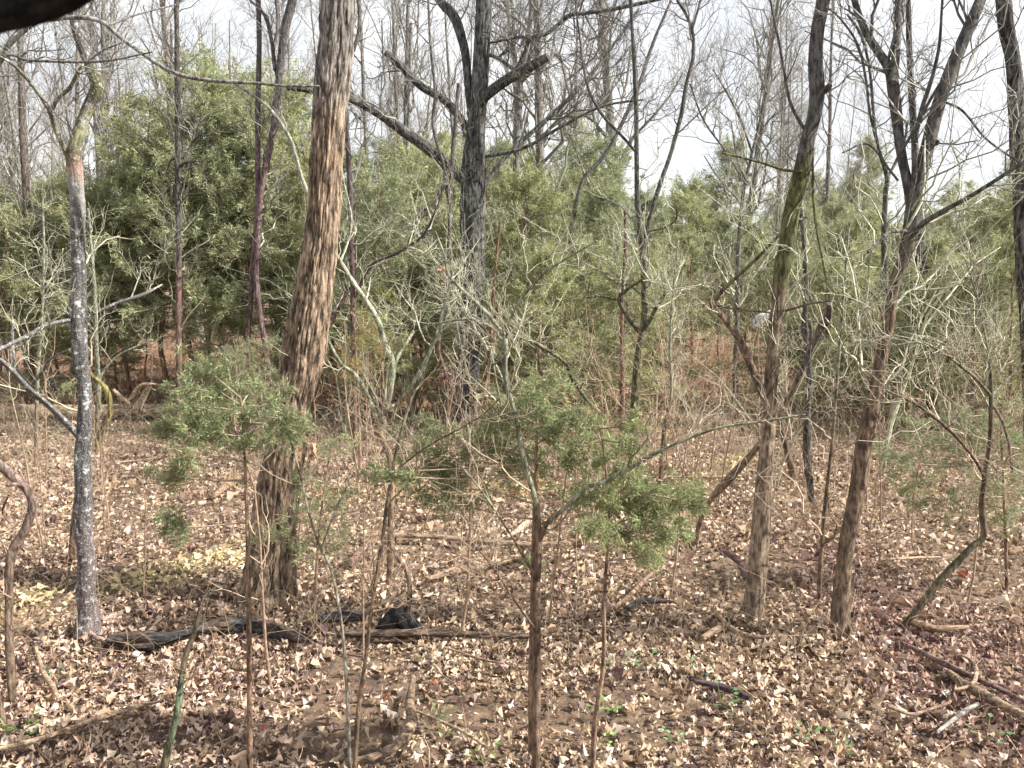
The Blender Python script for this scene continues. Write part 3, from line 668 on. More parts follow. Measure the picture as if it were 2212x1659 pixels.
T('split_sapling', 'slim fork-headed tree with two tall dark stems above the brown cedar pole', 'tree',
  [(1366, 1015, 18), (1368, 936, 19), (1374, 820, 18), (1380, 753, 15), (1391, 700, 14), (1392, 620, 13), (1388, 545, 14), (1377, 433, 11), (1375, 333, 10), (1374, 233, 10), (1370, 133, 9), (1364, 33, 7), (1360, -60, 6)],
  [[(1390, 560, 10), (1400, 490, 10), (1425, 400, 10), (1446, 340, 9), (1470, 255, 9), (1483, 180, 8), (1497, 123, 8), (1496, 70, 7), (1484, 35, 6), (1462, 0, 5), .2], [(1496, 60, 6), (1508, 20, 5), (1520, -30, 4), .1],
   [(1389, 716, 10), (1405, 690, 9), (1420, 660, 8), (1438, 632, 7), -.2], [(1384, 720, 12), (1360, 690, 10), (1337, 648, 10), (1355, 625, 8), (1393, 600, 5), -.2], [(1337, 648, 6), (1300, 640, 5), (1262, 642, 4), -.1],
   [(1376, 330, 7), (1340, 290, 6), (1295, 240, 6), (1265, 170, 5), (1250, 60, 4), (1240, -20, 4), .3], [(1400, 500, 5), (1440, 490, 4), (1462, 470, 4), (1460, 440, 3), -.2]],
  Y=8.6, twigs=(13, .9, 5, .45, 3, .25), tr=.0016, tone=[(0, (.13, .12, .12)), (400, (.14, .14, .12)), (800, (.17, .17, .10)), (1015, (.20, .14, .10))])
T('cedar_pole', 'reddish brown straight cedar stem beside the split sapling', 'tree',
  [(1340, 985, 10), (1344, 850, 9), (1343, 690, 8), (1350, 553, 7), (1350, 450, 5)], Y=10, twigs=(30, .5, 2, .25, 0, 0), tr=.002, tone=[(0, (.26, .17, .13)), (1000, (.26, .15, .11))], group=None)
T('mossy_sapling', 'mossy sapling slanting left from the foot of the split sapling', 'sapling',
  [(1332, 985, 9), (1304, 906, 9), (1267, 863, 9), (1237, 820, 9), (1217, 780, 8), (1154, 740, 8), (1104, 713, 7), (1040, 640, 5), (960, 560, 3)], Y=8.8, twigs=(14, .6, 4, .3, 3, .2), tr=.0016, tone=[(0, (.26, .27, .17)), (860, (.22, .23, .14)), (1000, (.2, .15, .1))], trunk_dd=-1.5)
T('slim_tree', 'slim brown trunk standing at the back edge of the leafy clearing', 'tree',
  [(1587, 938, 17), (1588, 836, 14), (1592, 720, 11), (1595, 553, 9), (1605, 420, 8), (1625, 330, 7), (1640, 270, 6), (1655, 200, 5)], twigs=(26, 1.3, 6, .7, 4, .35), tr=.0026, tone=GREY, Y=12.2,
  branches=[[(1625, 330, 5), (1600, 260, 5), (1570, 200, 4), (1540, 150, 3), .5], [(1612, 400, 5), (1570, 330, 4), (1520, 260, 4), (1490, 180, 3), -.5]])
T('dark_sapling', 'thin dark trunk between the leaning and forked trees with a splintered knob', 'tree',
  [(1757, 1108, 15), (1750, 1053, 16), (1742, 970, 16), (1744, 886, 14), (1748, 820, 13), (1744, 760, 15), (1738, 690, 14), (1742, 640, 10), (1738, 553, 9), (1730, 450, 8), (1728, 380, 6)], twigs=(20, .6, 4, .3, 3, .2), tr=.0015, tone=[(0, (.14, .14, .11)), (900, (.13, .12, .11)), (1108, (.16, .13, .12))])
T('stub_trunk', 'short brown trunk slanting up into the leaning tree from behind', 'tree',
  [(1722, 1048, 18), (1707, 1003, 15), (1691, 936, 13), (1680, 880, 11), (1672, 800, 8), (1668, 740, 6)], tone=[(0, (.2, .15, .12)), (1050, (.22, .15, .11))], twigs=(8, .4, 3, .25, 0, 0), tr=.0015)
T('dead_leaning_stem', 'broken dead stem leaning across the front of the leaning trunk', 'snag',
  [(1503, 1262, 18), (1502, 1200, 11), (1511, 1135, 11), (1535, 1080, 12), (1575, 1036, 19), (1625, 980, 13), (1675, 913, 13), (1715, 838, 11), (1748, 765, 12), (1772, 712, 18), (1788, 690, 18), (1792, 655, 12)],
  [[(1740, 780, 7), (1752, 730, 8), (1748, 690, 9), -.1], [(1668, 925, 5), (1610, 910, 4), (1560, 918, 3), -.2]], Y=6.6, tone=[(0, (.22, .21, .21)), (740, (.26, .22, .2)), (850, (.36, .26, .18)), (1260, (.32, .23, .16))], wob=.16, twigs=(8, .4, 3, .25, 2, .15), trunk_dd=-1.0)
T('bleached_snag', 'bleached white broken limb stub sticking out beside the leaning trunk', 'snag',
  [(1676, 668, 7), (1655, 682, 14), (1640, 692, 17), (1624, 706, 13)], Y=6.4, sink=False, tone=[(0, (.5, .49, .47)), (2000, (.5, .49, .47))], wob=.3, part_name='stub', tk=1)
T('thin_pole_sapling', 'thin straight sapling just left of the forked trunk', 'sapling',
  [(1768, 1315, 11), (1771, 1240, 10), (1781, 1106, 9), (1798, 950, 7), (1812, 770, 6), (1825, 600, 5), (1835, 480, 4)], twigs=(26, .5, 4, .25, 2, .15), tr=.0011, tone=PALE, tt0=.15)
T('curved_sapling', 'sapling bowing right then bending upright near the right-hand cedars', 'sapling',
  [(1941, 1370, 12), (1958, 1346, 15), (1975, 1326, 16), (2028, 1256, 16), (2070, 1212, 15), (2101, 1180, 14), (2126, 1158, 14), (2122, 1106, 12), (2122, 1070, 11), (2130, 1010, 10), (2139, 945, 9), (2141, 853, 9), (2138, 786, 6), (2128, 720, 5), (2110, 640, 4), (2085, 560, 3)],
  [[(2141, 855, 8), (2115, 825, 7), (2091, 803, 7), (2041, 766, 6), (1991, 740, 6), (1931, 746, 4), -.4], [(2141, 855, 7), (2165, 830, 6), (2220, 775, 5), .2],
   [(2126, 1030, 7), (2100, 985, 6), (2058, 936, 7), (2010, 895, 7), (1974, 870, 6), (1914, 843, 4), -.5], [(2145, 875, 6), (2165, 910, 6), (2180, 960, 6), (2186, 1020, 5), -.3]],
  twigs=(14, .55, 5, .35, 3, .18), tr=.0011, wob=.09, tone=[(0, (.34, .35, .28)), (800, (.25, .24, .18)), (950, (.20, .14, .11)), (1100, (.18, .13, .10)), (1200, (.18, .17, .10)), (1370, (.22, .15, .11))])
T('backdrop_trunk', 'dark grey trunk behind the forked tree, hidden below by brush', 'tree',
  [(2014, 880, 28), (2008, 800, 23), (2003, 690, 22), (1997, 620, 23), (1987, 553, 24), (1984, 480, 18), (1980, 380, 16), (1972, 250, 14), (1965, 120, 12), (1960, -40, 10)], Y=13, mat='bark', furrow=.08, sides=50, tone=GREY, twigs=(14, 1.4, 5, .7, 3, .4), tr=.003)
T('hooked_sapling', 'curved pale-barked sapling hooking round near the left edge', 'sapling',
  [(43, 1592, 24), (30, 1520, 19), (22, 1430, 18), (20, 1320, 17), (20, 1235, 18), (30, 1186, 21), (52, 1150, 20), (66, 1112, 19), (69, 1085, 18), (58, 1058, 19), (36, 1036, 22), (5, 1008, 22), (-50, 960, 20)],
  [[(55, 1055, 9), (42, 1046, 9), (15, 1048, 8), -.1], [(18, 1070, 5), (5, 1105, 4), (20, 1130, 4), .1]], Y=3.95, wob=.07, sides=16, tone=[(0, (.36, .27, .25)), (1100, (.30, .22, .18)), (1600, (.32, .23, .155))], twigs=(5, .3, 3, .2, 0, 0), tr=.001)
T('edge_sapling', 'short thick stem slanting into view at the lower left edge', 'sapling', [(36, 1648, 20), (18, 1600, 17), (5, 1545, 14), (-12, 1480, 12), (-40, 1380, 10)], Y=3.7, tone=[(0, (.3, .22, .16)), (1650, (.3, .22, .16))])
T('propped_stem', 'bare brown stem leaning against the back of the lichen-spotted trunk', 'snag', [(142, 1350, 22), (150, 1270, 21), (160, 1160, 18), (168, 1060, 12), (174, 960, 8)], Y=6.0, tone=[(0, (.25, .17, .12)), (1350, (.25, .17, .12))])
T('grey_sapling', 'grey-green sapling directly right of the lichen-spotted trunk', 'sapling', [(212, 985, 12), (211, 900, 10), (213, 830, 10), (208, 740, 9), (205, 640, 8), (198, 540, 6), (190, 450, 5)], [[(213, 830, 7), (225, 800, 6), (260, 765, 5), (330, 735, 4), .2]], twigs=(14, .7, 4, .4, 3, .2), tr=.0018, tone=PALE, Y=10.4)
T('mossy_stub', 'yellow mossy snag bent in front of the fallen log', 'snag', [(213, 1000, 13), (214, 975, 13), (218, 938, 13), (230, 915, 12), (237, 890, 14), (234, 855, 12), (222, 830, 10), (200, 812, 8), (190, 795, 6)], Y=10.1, wob=.2, tone=[(0, (.34, .30, .14)), (900, (.33, .28, .11)), (920, (.30, .22, .15)), (960, (.32, .27, .13)), (1000, (.3, .22, .15))], mat='lichen' if False else 'bark')
T('slim_pole', 'slim straight sapling behind the fallen log near the left edge', 'sapling', [(77, 1022, 9), (79, 900, 8), (82, 800, 7), (90, 700, 6), (95, 560, 5), (92, 430, 4)], twigs=(16, .7, 4, .4, 3, .2), tr=.002, tone=PALE)
T('brown_trunk', 'plain brown trunk rising behind the fallen log at the far left', 'tree', [(60, 880, 26), (62, 800, 20), (62, 720, 18), (60, 600, 16), (58, 450, 15), (50, 300, 14), (45, 120, 12), (40, -60, 10)], Y=14, twigs=(14, 1.5, 5, .8, 3, .4), tr=.003, tone=[(0, (.18, .17, .16)), (550, (.22, .17, .14)), (900, (.28, .19, .13))])
T('reddish_sapling', 'reddish stem beside the foot of the grey oak, on its right', 'sapling', [(1046, 932, 15), (1048, 880, 13), (1054, 800, 12), (1060, 740, 9), (1062, 690, 8), (1068, 600, 6), (1080, 480, 5)], Y=11, tone=[(0, (.26, .15, .10)), (940, (.28, .16, .10))], twigs=(12, .8, 4, .4, 3, .2), tr=.002)
T('pale_sapling', 'thin pale stem bowing across the front of the grey oak foot', 'sapling', [(1027, 935, 9), (1024, 890, 8), (1016, 830, 7), (1000, 770, 6), (988, 710, 5), (980, 640, 4), (975, 560, 3)], Y=10.4, tone=PALE, twigs=(8, .6, 4, .3, 3, .2), tr=.0018)
T('leafy_sapling', 'slim stem left of the grey oak still holding clusters of dead leaves', 'sapling', [(968, 940, 11), (966, 850, 8), (961, 800, 8), (948, 760, 8), (952, 700, 6), (962, 640, 6), (968, 560, 6), (972, 450, 8), (978, 330, 9), (985, 250, 8), (990, 180, 6)], [[(970, 440, 9), (955, 350, 8), (935, 270, 7), (940, 200, 7), (930, 100, 6), (925, 0, 5), .3], [(975, 360, 10), (940, 440, 9), (905, 475, 7), (880, 530, 5), -.2]], Y=10.2, tone=[(0, (.14, .13, .13)), (600, (.18, .15, .13)), (940, (.27, .17, .12))], twigs=(12, .8, 4, .5, 3, .25), tr=.0018)
T('dark_pole', 'dark knotty pole close behind the right side of the widest trunk', 'tree', [(767, 900, 10), (764, 760, 10), (762, 650, 11), (760, 560, 10), (757, 430, 11), (752, 330, 11), (748, 240, 10), (752, 150, 8), (775, 60, 6), (770, -50, 5)], Y=9.8, wob=.14, tone=[(0, (.14, .13, .12)), (500, (.13, .10, .10)), (620, (.20, .12, .12)), (900, (.24, .17, .12))], twigs=(14, .9, 4, .5, 3, .25), tr=.0018, branches=[[(770, 640, 7), (800, 575, 7), (860, 545, 6), (920, 500, 5), (960, 400, 4), -.3], [(705, 715, 10), (725, 680, 9), (750, 630, 8), .1]])
T('birch_like_tree', 'light grey slender trunk seen between the widest trunk and the oak', 'tree', [(868, 830, 13), (867, 700, 13), (868, 600, 12), (870, 520, 11), (876, 440, 10), (880, 330, 9), (885, 200, 8), (888, 50, 7)], Y=15, tone=[(0, (.34, .34, .34)), (900, (.42, .42, .40))], twigs=(14, 1.5, 5, .8, 3, .4), tr=.003)
T('straight_oak', 'tall thin grey tree rising just right of the grey oak', 'tree', [(1118, 800, 18), (1118, 650, 16), (1117, 480, 16), (1115, 330, 14), (1120, 230, 16), (1125, 170, 13), (1140, 90, 9), (1150, -20, 7)], [[(1122, 200, 8), (1112, 120, 7), (1100, 50, 6), (1095, -30, 5), .3], [(1124, 180, 7), (1150, 150, 6), (1165, 90, 6), (1160, 20, 5), -.3]], Y=16, tone=[(0, (.24, .235, .23)), (900, (.28, .26, .22))], twigs=(18, 1.5, 5, .9, 4, .45), tr=.003)
T('slanting_pole', 'long thin trunk slanting from behind the oak up to the right', 'tree', [(1130, 920, 10), (1190, 780, 9), (1225, 560, 9), (1255, 400, 9), (1310, 330, 9), (1370, 210, 8), (1412, 90, 7), (1450, 0, 5)], Y=15, tone=[(0, (.2, .19, .18)), (900, (.24, .21, .17))], twigs=(14, 1.4, 5, .8, 3, .4), tr=.003)
T('knotty_sapling', 'thin dark sapling between split sapling and leaning trunk', 'sapling', [(1424, 1075, 8), (1434, 936, 9), (1448, 870, 7), (1450, 820, 6), (1447, 753, 6), (1452, 650, 5), (1465, 520, 4)], tone=PALE, twigs=(16, .6, 4, .35, 3, .2), tr=.0014)
T('pole_under_sky', 'slim dark tree whose crown spreads against white sky', 'tree', [(1912, 620, 14), (1910, 500, 12), (1913, 420, 10), (1916, 380, 10), (1900, 330, 6), (1888, 260, 6), (1880, 160, 6), (1862, 80, 6), (1830, 30, 5)], Y=12.5, tone=[(0, (.12, .11, .12)), (620, (.16, .15, .13))], twigs=(16, 1.3, 5, .7, 4, .35), tr=.0026, branches=[[(1916, 385, 7), (1935, 350, 6), (1955, 300, 5), (1960, 260, 4), .2], [(1902, 335, 6), (1870, 310, 5), (1820, 330, 4), -.3]])
T('thin_right_pole', 'thin brown pole standing among cedars beyond the curved sapling', 'sapling', [(2094, 990, 10), (2100, 860, 10), (2103, 760, 8), (2110, 640, 7), (2115, 560, 5)], Y=10.5, tone=[(0, (.2, .15, .11)), (990, (.22, .15, .11))], twigs=(24, .8, 4, .4, 2, .2), tr=.002, tt0=.2)
T('upright_stem', 'tall thin pale stem rising from the bottom edge left of centre', 'sapling',
  [(764, 1700, 12), (774, 1536, 11), (790, 1420, 9), (804, 1306, 9), (827, 1156, 8), (834, 1103, 8), (850, 1003, 7), (870, 920, 7), (897, 836, 7), (930, 760, 6), (948, 700, 5), (975, 600, 4)], [[(838, 1090, 5), (900, 1010, 4), (880, 900, 4), .1], [(862, 1010, 4), (930, 960, 4), (1030, 905, 3), (1080, 860, 3), -.2]], Y=3.2, tone=PALE, twigs=(9, .4, 4, .25, 3, .12), tr=.0009)
T('whip_stem', 'whip-thin pale stem slanting left from the tall thin pale stem', 'sapling',
  [(757, 1700, 9), (750, 1500, 8), (738, 1350, 7), (715, 1230, 6), (690, 1180, 6), (665, 1100, 5), (645, 1010, 4), (620, 930, 4)], [[(695, 1180, 4), (730, 1090, 4), (760, 1030, 3), .1]], Y=3.25, tone=[(0, (.4, .42, .34)), (1200, (.4, .38, .3)), (1700, (.36, .32, .28))], twigs=(8, .35, 4, .2, 2, .1), tr=.0008)
T('crooked_sapling', 'green-tinged crooked stem slanting up before the charred log', 'sapling',
  [(346, 1700, 22), (364, 1610, 18), (382, 1540, 14), (390, 1480, 14), (400, 1420, 13), (418, 1370, 11), (428, 1330, 9), (432, 1312, 7)], Y=3.25, tone=[(0, (.25, .19, .13)), (1420, (.22, .16, .11)), (1500, (.20, .26, .17)), (1570, (.22, .26, .15)), (1660, (.27, .19, .13))], wob=.12, twigs=(4, .35, 3, .2, 0, 0), tr=.001)

bx_, sz_, up_ = [], [], []
for (x, y, r) in BASES:
    n = int(30 + r * 900); a = rs.uniform(0, 6.28, n); d = np.abs(rs.normal(0, .09 + r * .5, n)); q = r + .02 + d
    bx_.append(np.stack([x + np.cos(a) * q, y + np.sin(a) * q], 1)); sz_.append(rs.uniform(.035, .075, n)); up_.append(np.clip(.075 - d * .4, 0, .09) * rs.uniform(.2, 1.1, n) * min(1.4, r / .05 + .3))
bx_, sz_, up_ = np.concatenate(bx_), np.concatenate(sz_), np.concatenate(up_)
V, tr = make_leaves(bx_, sz_, leaf_near(), 0.03); V[..., 2] += up_[:, None]
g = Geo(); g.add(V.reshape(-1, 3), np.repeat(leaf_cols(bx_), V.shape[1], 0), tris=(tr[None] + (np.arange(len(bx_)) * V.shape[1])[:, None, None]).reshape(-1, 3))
part('banked_leaves', g.mesh('banked_leaves', 'leaf', smooth=False), kind='stuff')['label'] = 'dry leaves banked against the feet of the trunks'
# ================================================================== YOUNG CEDARS
def young_cedar(label, stem, clumps, Y, tint=(.25, .29, .15), n=1350, size=.024, brown=.05, dd=0.2, cat='young cedar'):
    ln = line3(stem, Y); b = ln[0].copy(); b[2] = min(0, b[2]) - .1; ln = np.concatenate([[b], ln])
    org = (ln[0, 0], ln[0, 1], 0)
    root = empty('young_cedar', org); tagit(root, label, cat)
    g = Geo(); trunk_geo(g, ln, zfun([(0, (.27, .2, .14)), (1600, (.25, .165, .115))], Y), 0, 10, .06, rs.uniform(0, 9))
    part('trunk', g.mesh('trunk', 'bark_fine', org), root)
    for (cx, cy, cr) in clumps:
        g, gb = Geo(), Geo()
        Yc = Y + rs.uniform(-dd, dd)
        c = at(cx, cy, Yc); rr = rad(cr * 2, Yc)
        d = np.abs(ln[:, 2] - (c[2] - rr * .5)); j = np.argmin(d); p0 = ln[j, :3]
        mid = (p0 + c) / 2 + np.array([0, 0, rs.uniform(-.02, .05)])
        B = catmull(np.array([p0, mid, c, c + norm(c - p0) * rr * .8]), 3)[None]
        RB = np.linspace(.005, .0015, B.shape[1])[None]
        tubes(gb, B, RB, np.array([[.3, .24, .17]]), 4)
        m = 18
        st = c + rs.normal(0, rr * .66, (m, 3)) * np.array([1.2, 1, 1.0])
        dr = norm(rs.normal(size=(m, 3)) * np.array([1, .8, .6]) + norm(c - p0) * .6)
        ss = np.linspace(-.4, .6, 5)
        C = st[:, None] + dr[:, None] * ss[None, :, None] * rr * 1.0; C[:, :, 2] -= (ss ** 2) * rr * .3
        tubes(gb, C, np.tile(np.linspace(.002, .001, 5), (m, 1)), np.tile(np.array([.32, .28, .18]), (m, 1)), 3)
        D, RD = spawn(C, np.full((m, 5), .001), 9, rr * .25, rr * .75, 25, 60, 0, 1, 0, .15, .8, .0008, 4, .05)
        tubes(gb, D, RD, np.tile(np.array([.28, .28, .16]), (len(D), 1)), 3)
        br = part('sprig', gb.mesh('sprig', 'twig', org), root, 'stuff')
        k = rs.uniform(.85, 1.2)
        sprays(g, D, int(n * (cr / 35.) ** 1.5), size, np.array(tint) * k, brown if rs.uniform() > .08 else .2, .5)
        part('foliage', g.mesh('foliage', 'needle', org, smooth=False), br, 'stuff')
    return root
young_cedar('feathery young cedar in front of the widest trunk, on a thin straight stem', [(540, 1700, 15), (539, 1500, 13), (538, 1350, 12), (536, 1220, 10), (532, 1080, 7), (527, 960, 5), (520, 860, 3)],
  [(470, 842, 42), (430, 880, 38), (540, 850, 38), (405, 925, 42), (360, 930, 24), (475, 935, 34), (590, 930, 38), (612, 905, 28), (645, 925, 18), (390, 1000, 34), (380, 1030, 22), (525, 965, 26), (560, 880, 26), (450, 800, 26), (385, 1140, 20), (370, 1115, 18)], 3.3)
young_cedar('small cedar sprays hanging over the foot of the widest trunk', [(676, 1420, 8), (680, 1300, 7), (688, 1160, 6), (700, 1060, 4), (715, 960, 3)],
  [(680, 1085, 32), (640, 1170, 32), (716, 1090, 24), (735, 1160, 28), (655, 1040, 22), (600, 1150, 26), (728, 950, 32), (700, 1130, 22), (745, 1060, 18), (560, 1165, 16)], 4.9, n=900)
young_cedar('bushy young cedar behind the foreground forked sapling', [(1147, 1700, 13), (1146, 1500, 12), (1150, 1300, 11), (1152, 1180, 9), (1158, 1000, 7), (1160, 900, 6), (1158, 780, 4)],
  [(930, 960, 38), (980, 990, 42), (1040, 960, 42), (940, 1010, 30), (960, 1060, 38), (1000, 1090, 32), (1100, 900, 38), (1090, 950, 34), (1140, 860, 36), (1140, 1000, 34), (1190, 950, 34), (1180, 880, 28), (1210, 920, 28), (1230, 1000, 28), (1110, 1010, 28), (830, 1020, 22), (870, 1030, 16), (1150, 1220, 18), (1180, 830, 24), (1240, 900, 20)], 3.4)
young_cedar('bright green young cedar beneath the long limb reaching right', [(1280, 1700, 14), (1285, 1560, 12), (1303, 1440, 10), (1305, 1300, 9), (1310, 1210, 7), (1315, 1100, 5), (1305, 980, 4), (1290, 900, 3)],
  [(1290, 940, 32), (1300, 1000, 42), (1340, 1000, 28), (1350, 1050, 42), (1380, 1090, 42), (1430, 1080, 42), (1480, 1060, 28), (1320, 1090, 38), (1290, 1130, 34), (1400, 1150, 38), (1450, 1145, 34), (1370, 920, 22), (1260, 1070, 28), (1400, 1200, 24), (1340, 1150, 26), (1500, 1090, 18), (1360, 960, 20)], 3.35, tint=(.27, .31, .15), brown=.06)
young_cedar('feathery young cedar at the right edge, beside the bent upright sapling', [(2178, 1500, 9), (2175, 1300, 8), (2172, 1150, 7), (2165, 1000, 5), (2160, 880, 3)],
  [(2080, 900, 32), (2120, 960, 38), (2170, 960, 38), (2190, 1040, 38), (2130, 1050, 34), (1990, 930, 36), (2010, 1010, 32), (2170, 1110, 32), (2080, 1080, 28), (1950, 1000, 24), (1910, 970, 26), (2200, 900, 34), (2220, 980, 34), (2050, 960, 30), (1960, 1045, 20), (1990, 1075, 20)], 5.5, n=1100, size=.028, tint=(.24, .29, .16))
young_cedar('yellowing young cedar just right of the widest trunk', [(778, 1000, 8), (775, 900, 7), (770, 780, 5), (765, 700, 3)],
  [(760, 740, 34), (775, 800, 24), (800, 760, 28), (750, 790, 20), (790, 700, 24), (780, 840, 16)], 9.5, tint=(.32, .27, .10), n=1500, size=.032, brown=.3)
young_cedar('bright green small cedar between the widest trunk and the light grey trunk', [(830, 1000, 8), (828, 850, 7), (820, 700, 5), (815, 620, 3)],
  [(810, 640, 36), (830, 700, 34), (800, 690, 30), (840, 760, 28), (815, 740, 30)], 10.5, tint=(.30, .34, .12), n=1500, size=.032)
young_cedar('small shrubby cedar behind the fallen log, left of the widest trunk', [(570, 990, 8), (568, 900, 7), (560, 800, 4)],
  [(560, 800, 30), (530, 780, 30), (590, 760, 30), (545, 830, 26), (510, 760, 24), (600, 800, 20)], 8.5, tint=(.22, .26, .15), n=1500, size=.03)

# ================================================================== DEAD LEAF CLUSTERS ON STEMS
def leaf_cluster(label, px, py, w, h, Y, n, colr):
    c = at(px, py, Y); g = Geo()
    root = empty('dead_leaf_cluster', tuple(c)); tagit(root, label, 'leaves')
    for k in range(n):
        p = c + np.array([rs.uniform(-.5, .5) * rad(w * 2, Y), rs.uniform(-.05, .05), rs.uniform(-.5, .5) * rad(h * 2, Y)])
        V, tr = make_leaves(np.array([[0., 0.]]), np.array([rs.uniform(.07, .12)]), leaf_near(), 0, 120)
        V = V[0]; V = V - V.mean(0); V = V[:, [0, 2, 1]] * np.array([.7, .7, 1.]); V = V + p
        g2 = Geo(); g2.add(V, np.clip(np.array(colr) * rs.uniform(.6, 1.4), 0, 1), tris=tr)
        part('dead_leaf', g2.mesh('dead_leaf', 'leaf', tuple(c), smooth=False), root)
    g = Geo(); P = np.array([[c + np.array([0, 0, rad(h * 2, Y) * .6]), c, c + np.array([.01, 0, -rad(h * 2, Y) * .4])]])
    tubes(g, P, np.full((1, 3), .004), np.array([[.2, .14, .1]]), 4); part('twig', g.mesh('twig', 'twig', tuple(c)), root)
leaf_cluster('purple-brown bunch of curled dead leaves hanging before the oak foot', 965, 825, 42, 52, 9.9, 30, (.15, .08, .085))
leaf_cluster('rust and pale dead leaves caught on twigs beside the oak trunk', 960, 608, 22, 62, 10.0, 14, (.42, .24, .14))
leaf_cluster('large curled brown leaf clump hanging on the right side of widest trunk', 668, 990, 40, 44, 5.0, 9, (.45, .30, .20))
leaf_cluster('small dark leaf clump hanging just above the curled brown clump', 655, 935, 26, 32, 5.1, 5, (.32, .2, .14))
leaf_cluster('small curled reddish leaf on a twig right of the split sapling', 1448, 524, 14, 14, 8.4, 3, (.25, .12, .13))
leaf_cluster('rusty curled leaf on a twig above the right-hand brush', 1962, 862, 30, 18, 6.3, 4, (.5, .27, .12))
leaf_cluster('single pale brown leaf hanging near the right edge', 2102, 580, 14, 26, 8.0, 2, (.42, .34, .28))

# ================================================================== FALLEN WOOD
def log(label, pts, tone=(.24, .17, .12), name='fallen_log', cat='log', lift=.5, mat='log', furrow=0.0, branches=(), wob=.1, sides=18):
    rows = []
    for x, y, w in pts:
        p = ground_at(x, min(max(y, 640), 1750)); r = rad(w, p[1]) * 1.15
        z = float(ground_z(p[0:1], p[1:2])[0]) + r * lift + .075
        rows.append([p[0], p[1], z, r])
    ln = catmull(rows, 6); org = tuple(ln[0, :3])
    root = empty(name, org); tagit(root, label, cat)
    def cf(V, P):
        k = np.clip((vnoise(V * np.array([7, 7, 11])) - .42) * 5, 0, 1)[:, None]
        t = np.array(tone); alt = np.array([.17, .12, .09]) if t.max() < .1 else t * .7
        return t * (1 - k * .75) + alt * k * .75
    g = Geo(); trunk_geo(g, ln, cf, furrow, sides, wob, rs.uniform(0, 50)); 
    g2 = Geo(); trunk_geo(g2, ln[::-1][:2], cf, 0, sides, wob, 0)
    part('stem', g.mesh('stem', mat, org), root)
    for br, Yb in branches:
        bl = line3(br, Yb); g = Geo(); trunk_geo(g, bl, cf, 0, 8, .12, rs.uniform(0, 50)); part('branch', g.mesh('branch', mat, org), root)
    return root
log('long fallen log lying behind the lichen-spotted trunk', [(-60, 912, 38), (80, 910, 37), (200, 906, 34), (300, 902, 32), (390, 900, 30), (480, 903, 22), (600, 905, 14)], (.42, .31, .22), sides=40, furrow=.06,
    branches=[([(283, 880, 12), (262, 858, 10), (245, 842, 7)], 12.6), ([(296, 880, 18), (308, 862, 14), (318, 842, 12), (330, 822, 6)], 12.6), ([(278, 866, 7), (305, 832, 7), (350, 832, 5), (405, 836, 4)], 12.5)])
log('charred black log lying across the ground before the widest trunk', [(235, 1402, 26), (290, 1402, 28), (350, 1400, 26), (400, 1385, 22), (440, 1372, 22), (490, 1366, 28), (567, 1372, 30), (630, 1390, 26), (668, 1398, 18)], (.06, .06, .062), sides=40, furrow=.30, wob=.34, lift=.45)
log('short charred log end right of the black log', [(690, 1357, 16), (730, 1353, 20), (790, 1350, 18)], (.05, .045, .05), lift=.6)
log('mossy half-buried log stretching right from the charred stump', [(735, 1388, 14), (820, 1384, 16), (900, 1380, 15), (1020, 1386, 13), (1147, 1390, 12)], (.18, .13, .10), furrow=.06)
log('thin bare log lying across the middle behind the sapling stems', [(785, 1180, 8), (850, 1174, 10), (937, 1170, 10), (1037, 1176, 11), (1137, 1184, 10), (1230, 1178, 5)], (.30, .22, .15))
log('split pale log below the thin bare log', [(922, 1268, 8), (950, 1256, 12), (990, 1243, 15), (1044, 1232, 12), (1127, 1214, 8), (1190, 1204, 5)], (.36, .26, .18), furrow=.08)
log('dark forked stick leaning on the split pale log', [(960, 1247, 5), (1010, 1262, 5), (1060, 1250, 4)], (.12, .08, .08), 'fallen_branch', 'branch')
log('bright slanted plank-like piece of wood in the middle distance', [(1094, 1166, 7), (1120, 1148, 11), (1150, 1128, 14)], (.55, .42, .32), 'wood_piece', 'wood')
log('dark curved root bowing over the leaves left of the split pale log', [(757, 1258, 14), (775, 1230, 11), (800, 1206, 10), (830, 1190, 8), (850, 1186, 7)], (.16, .10, .08), 'fallen_branch', 'branch', lift=3)
log('brown limb lying left of the foot of the widest trunk', [(462, 1092, 12), (500, 1062, 17), (535, 1044, 17), (565, 1036, 14)], (.27, .18, .12), 'fallen_branch', 'branch')
log('curved pale log end rising from the bottom edge', [(760, 1680, 14), (820, 1665, 18), (870, 1630, 22), (888, 1590, 24), (886, 1540, 20), (893, 1480, 11)], (.38, .27, .19), lift=.4, furrow=.08, sides=30)
log('long barkless log slanting down at the lower right', [(2045, 1482, 12), (2075, 1506, 18), (2125, 1536, 20), (2170, 1563, 19), (2250, 1606, 20)], (.38, .28, .19), furrow=.08, sides=26)
log('dark mossy branch meeting the long barkless log', [(1944, 1412, 7), (1985, 1435, 9), (2041, 1466, 13), (2090, 1490, 12), (2140, 1512, 10), (2230, 1560, 9)], (.20, .13, .12), 'fallen_branch', 'branch')
log('pale hooped vine looping beside the long barkless log', [(2060, 1440, 4), (2095, 1462, 6), (2106, 1480, 7), (2102, 1508, 8), (2085, 1520, 7), (2060, 1524, 5)], (.42, .30, .21), 'vine', 'vine', lift=2)
log('short broken log behind the foot of the curved sapling', [(1952, 1366, 12), (1990, 1378, 14), (2025, 1386, 11), (2090, 1384, 7)], (.34, .24, .16))
log('low stick bent on the leaves between the leaning and forked trunks', [(1538, 1335, 8), (1570, 1372, 10), (1598, 1394, 11), (1640, 1404, 8), (1668, 1406, 6)], (.30, .21, .15), 'fallen_branch', 'branch')
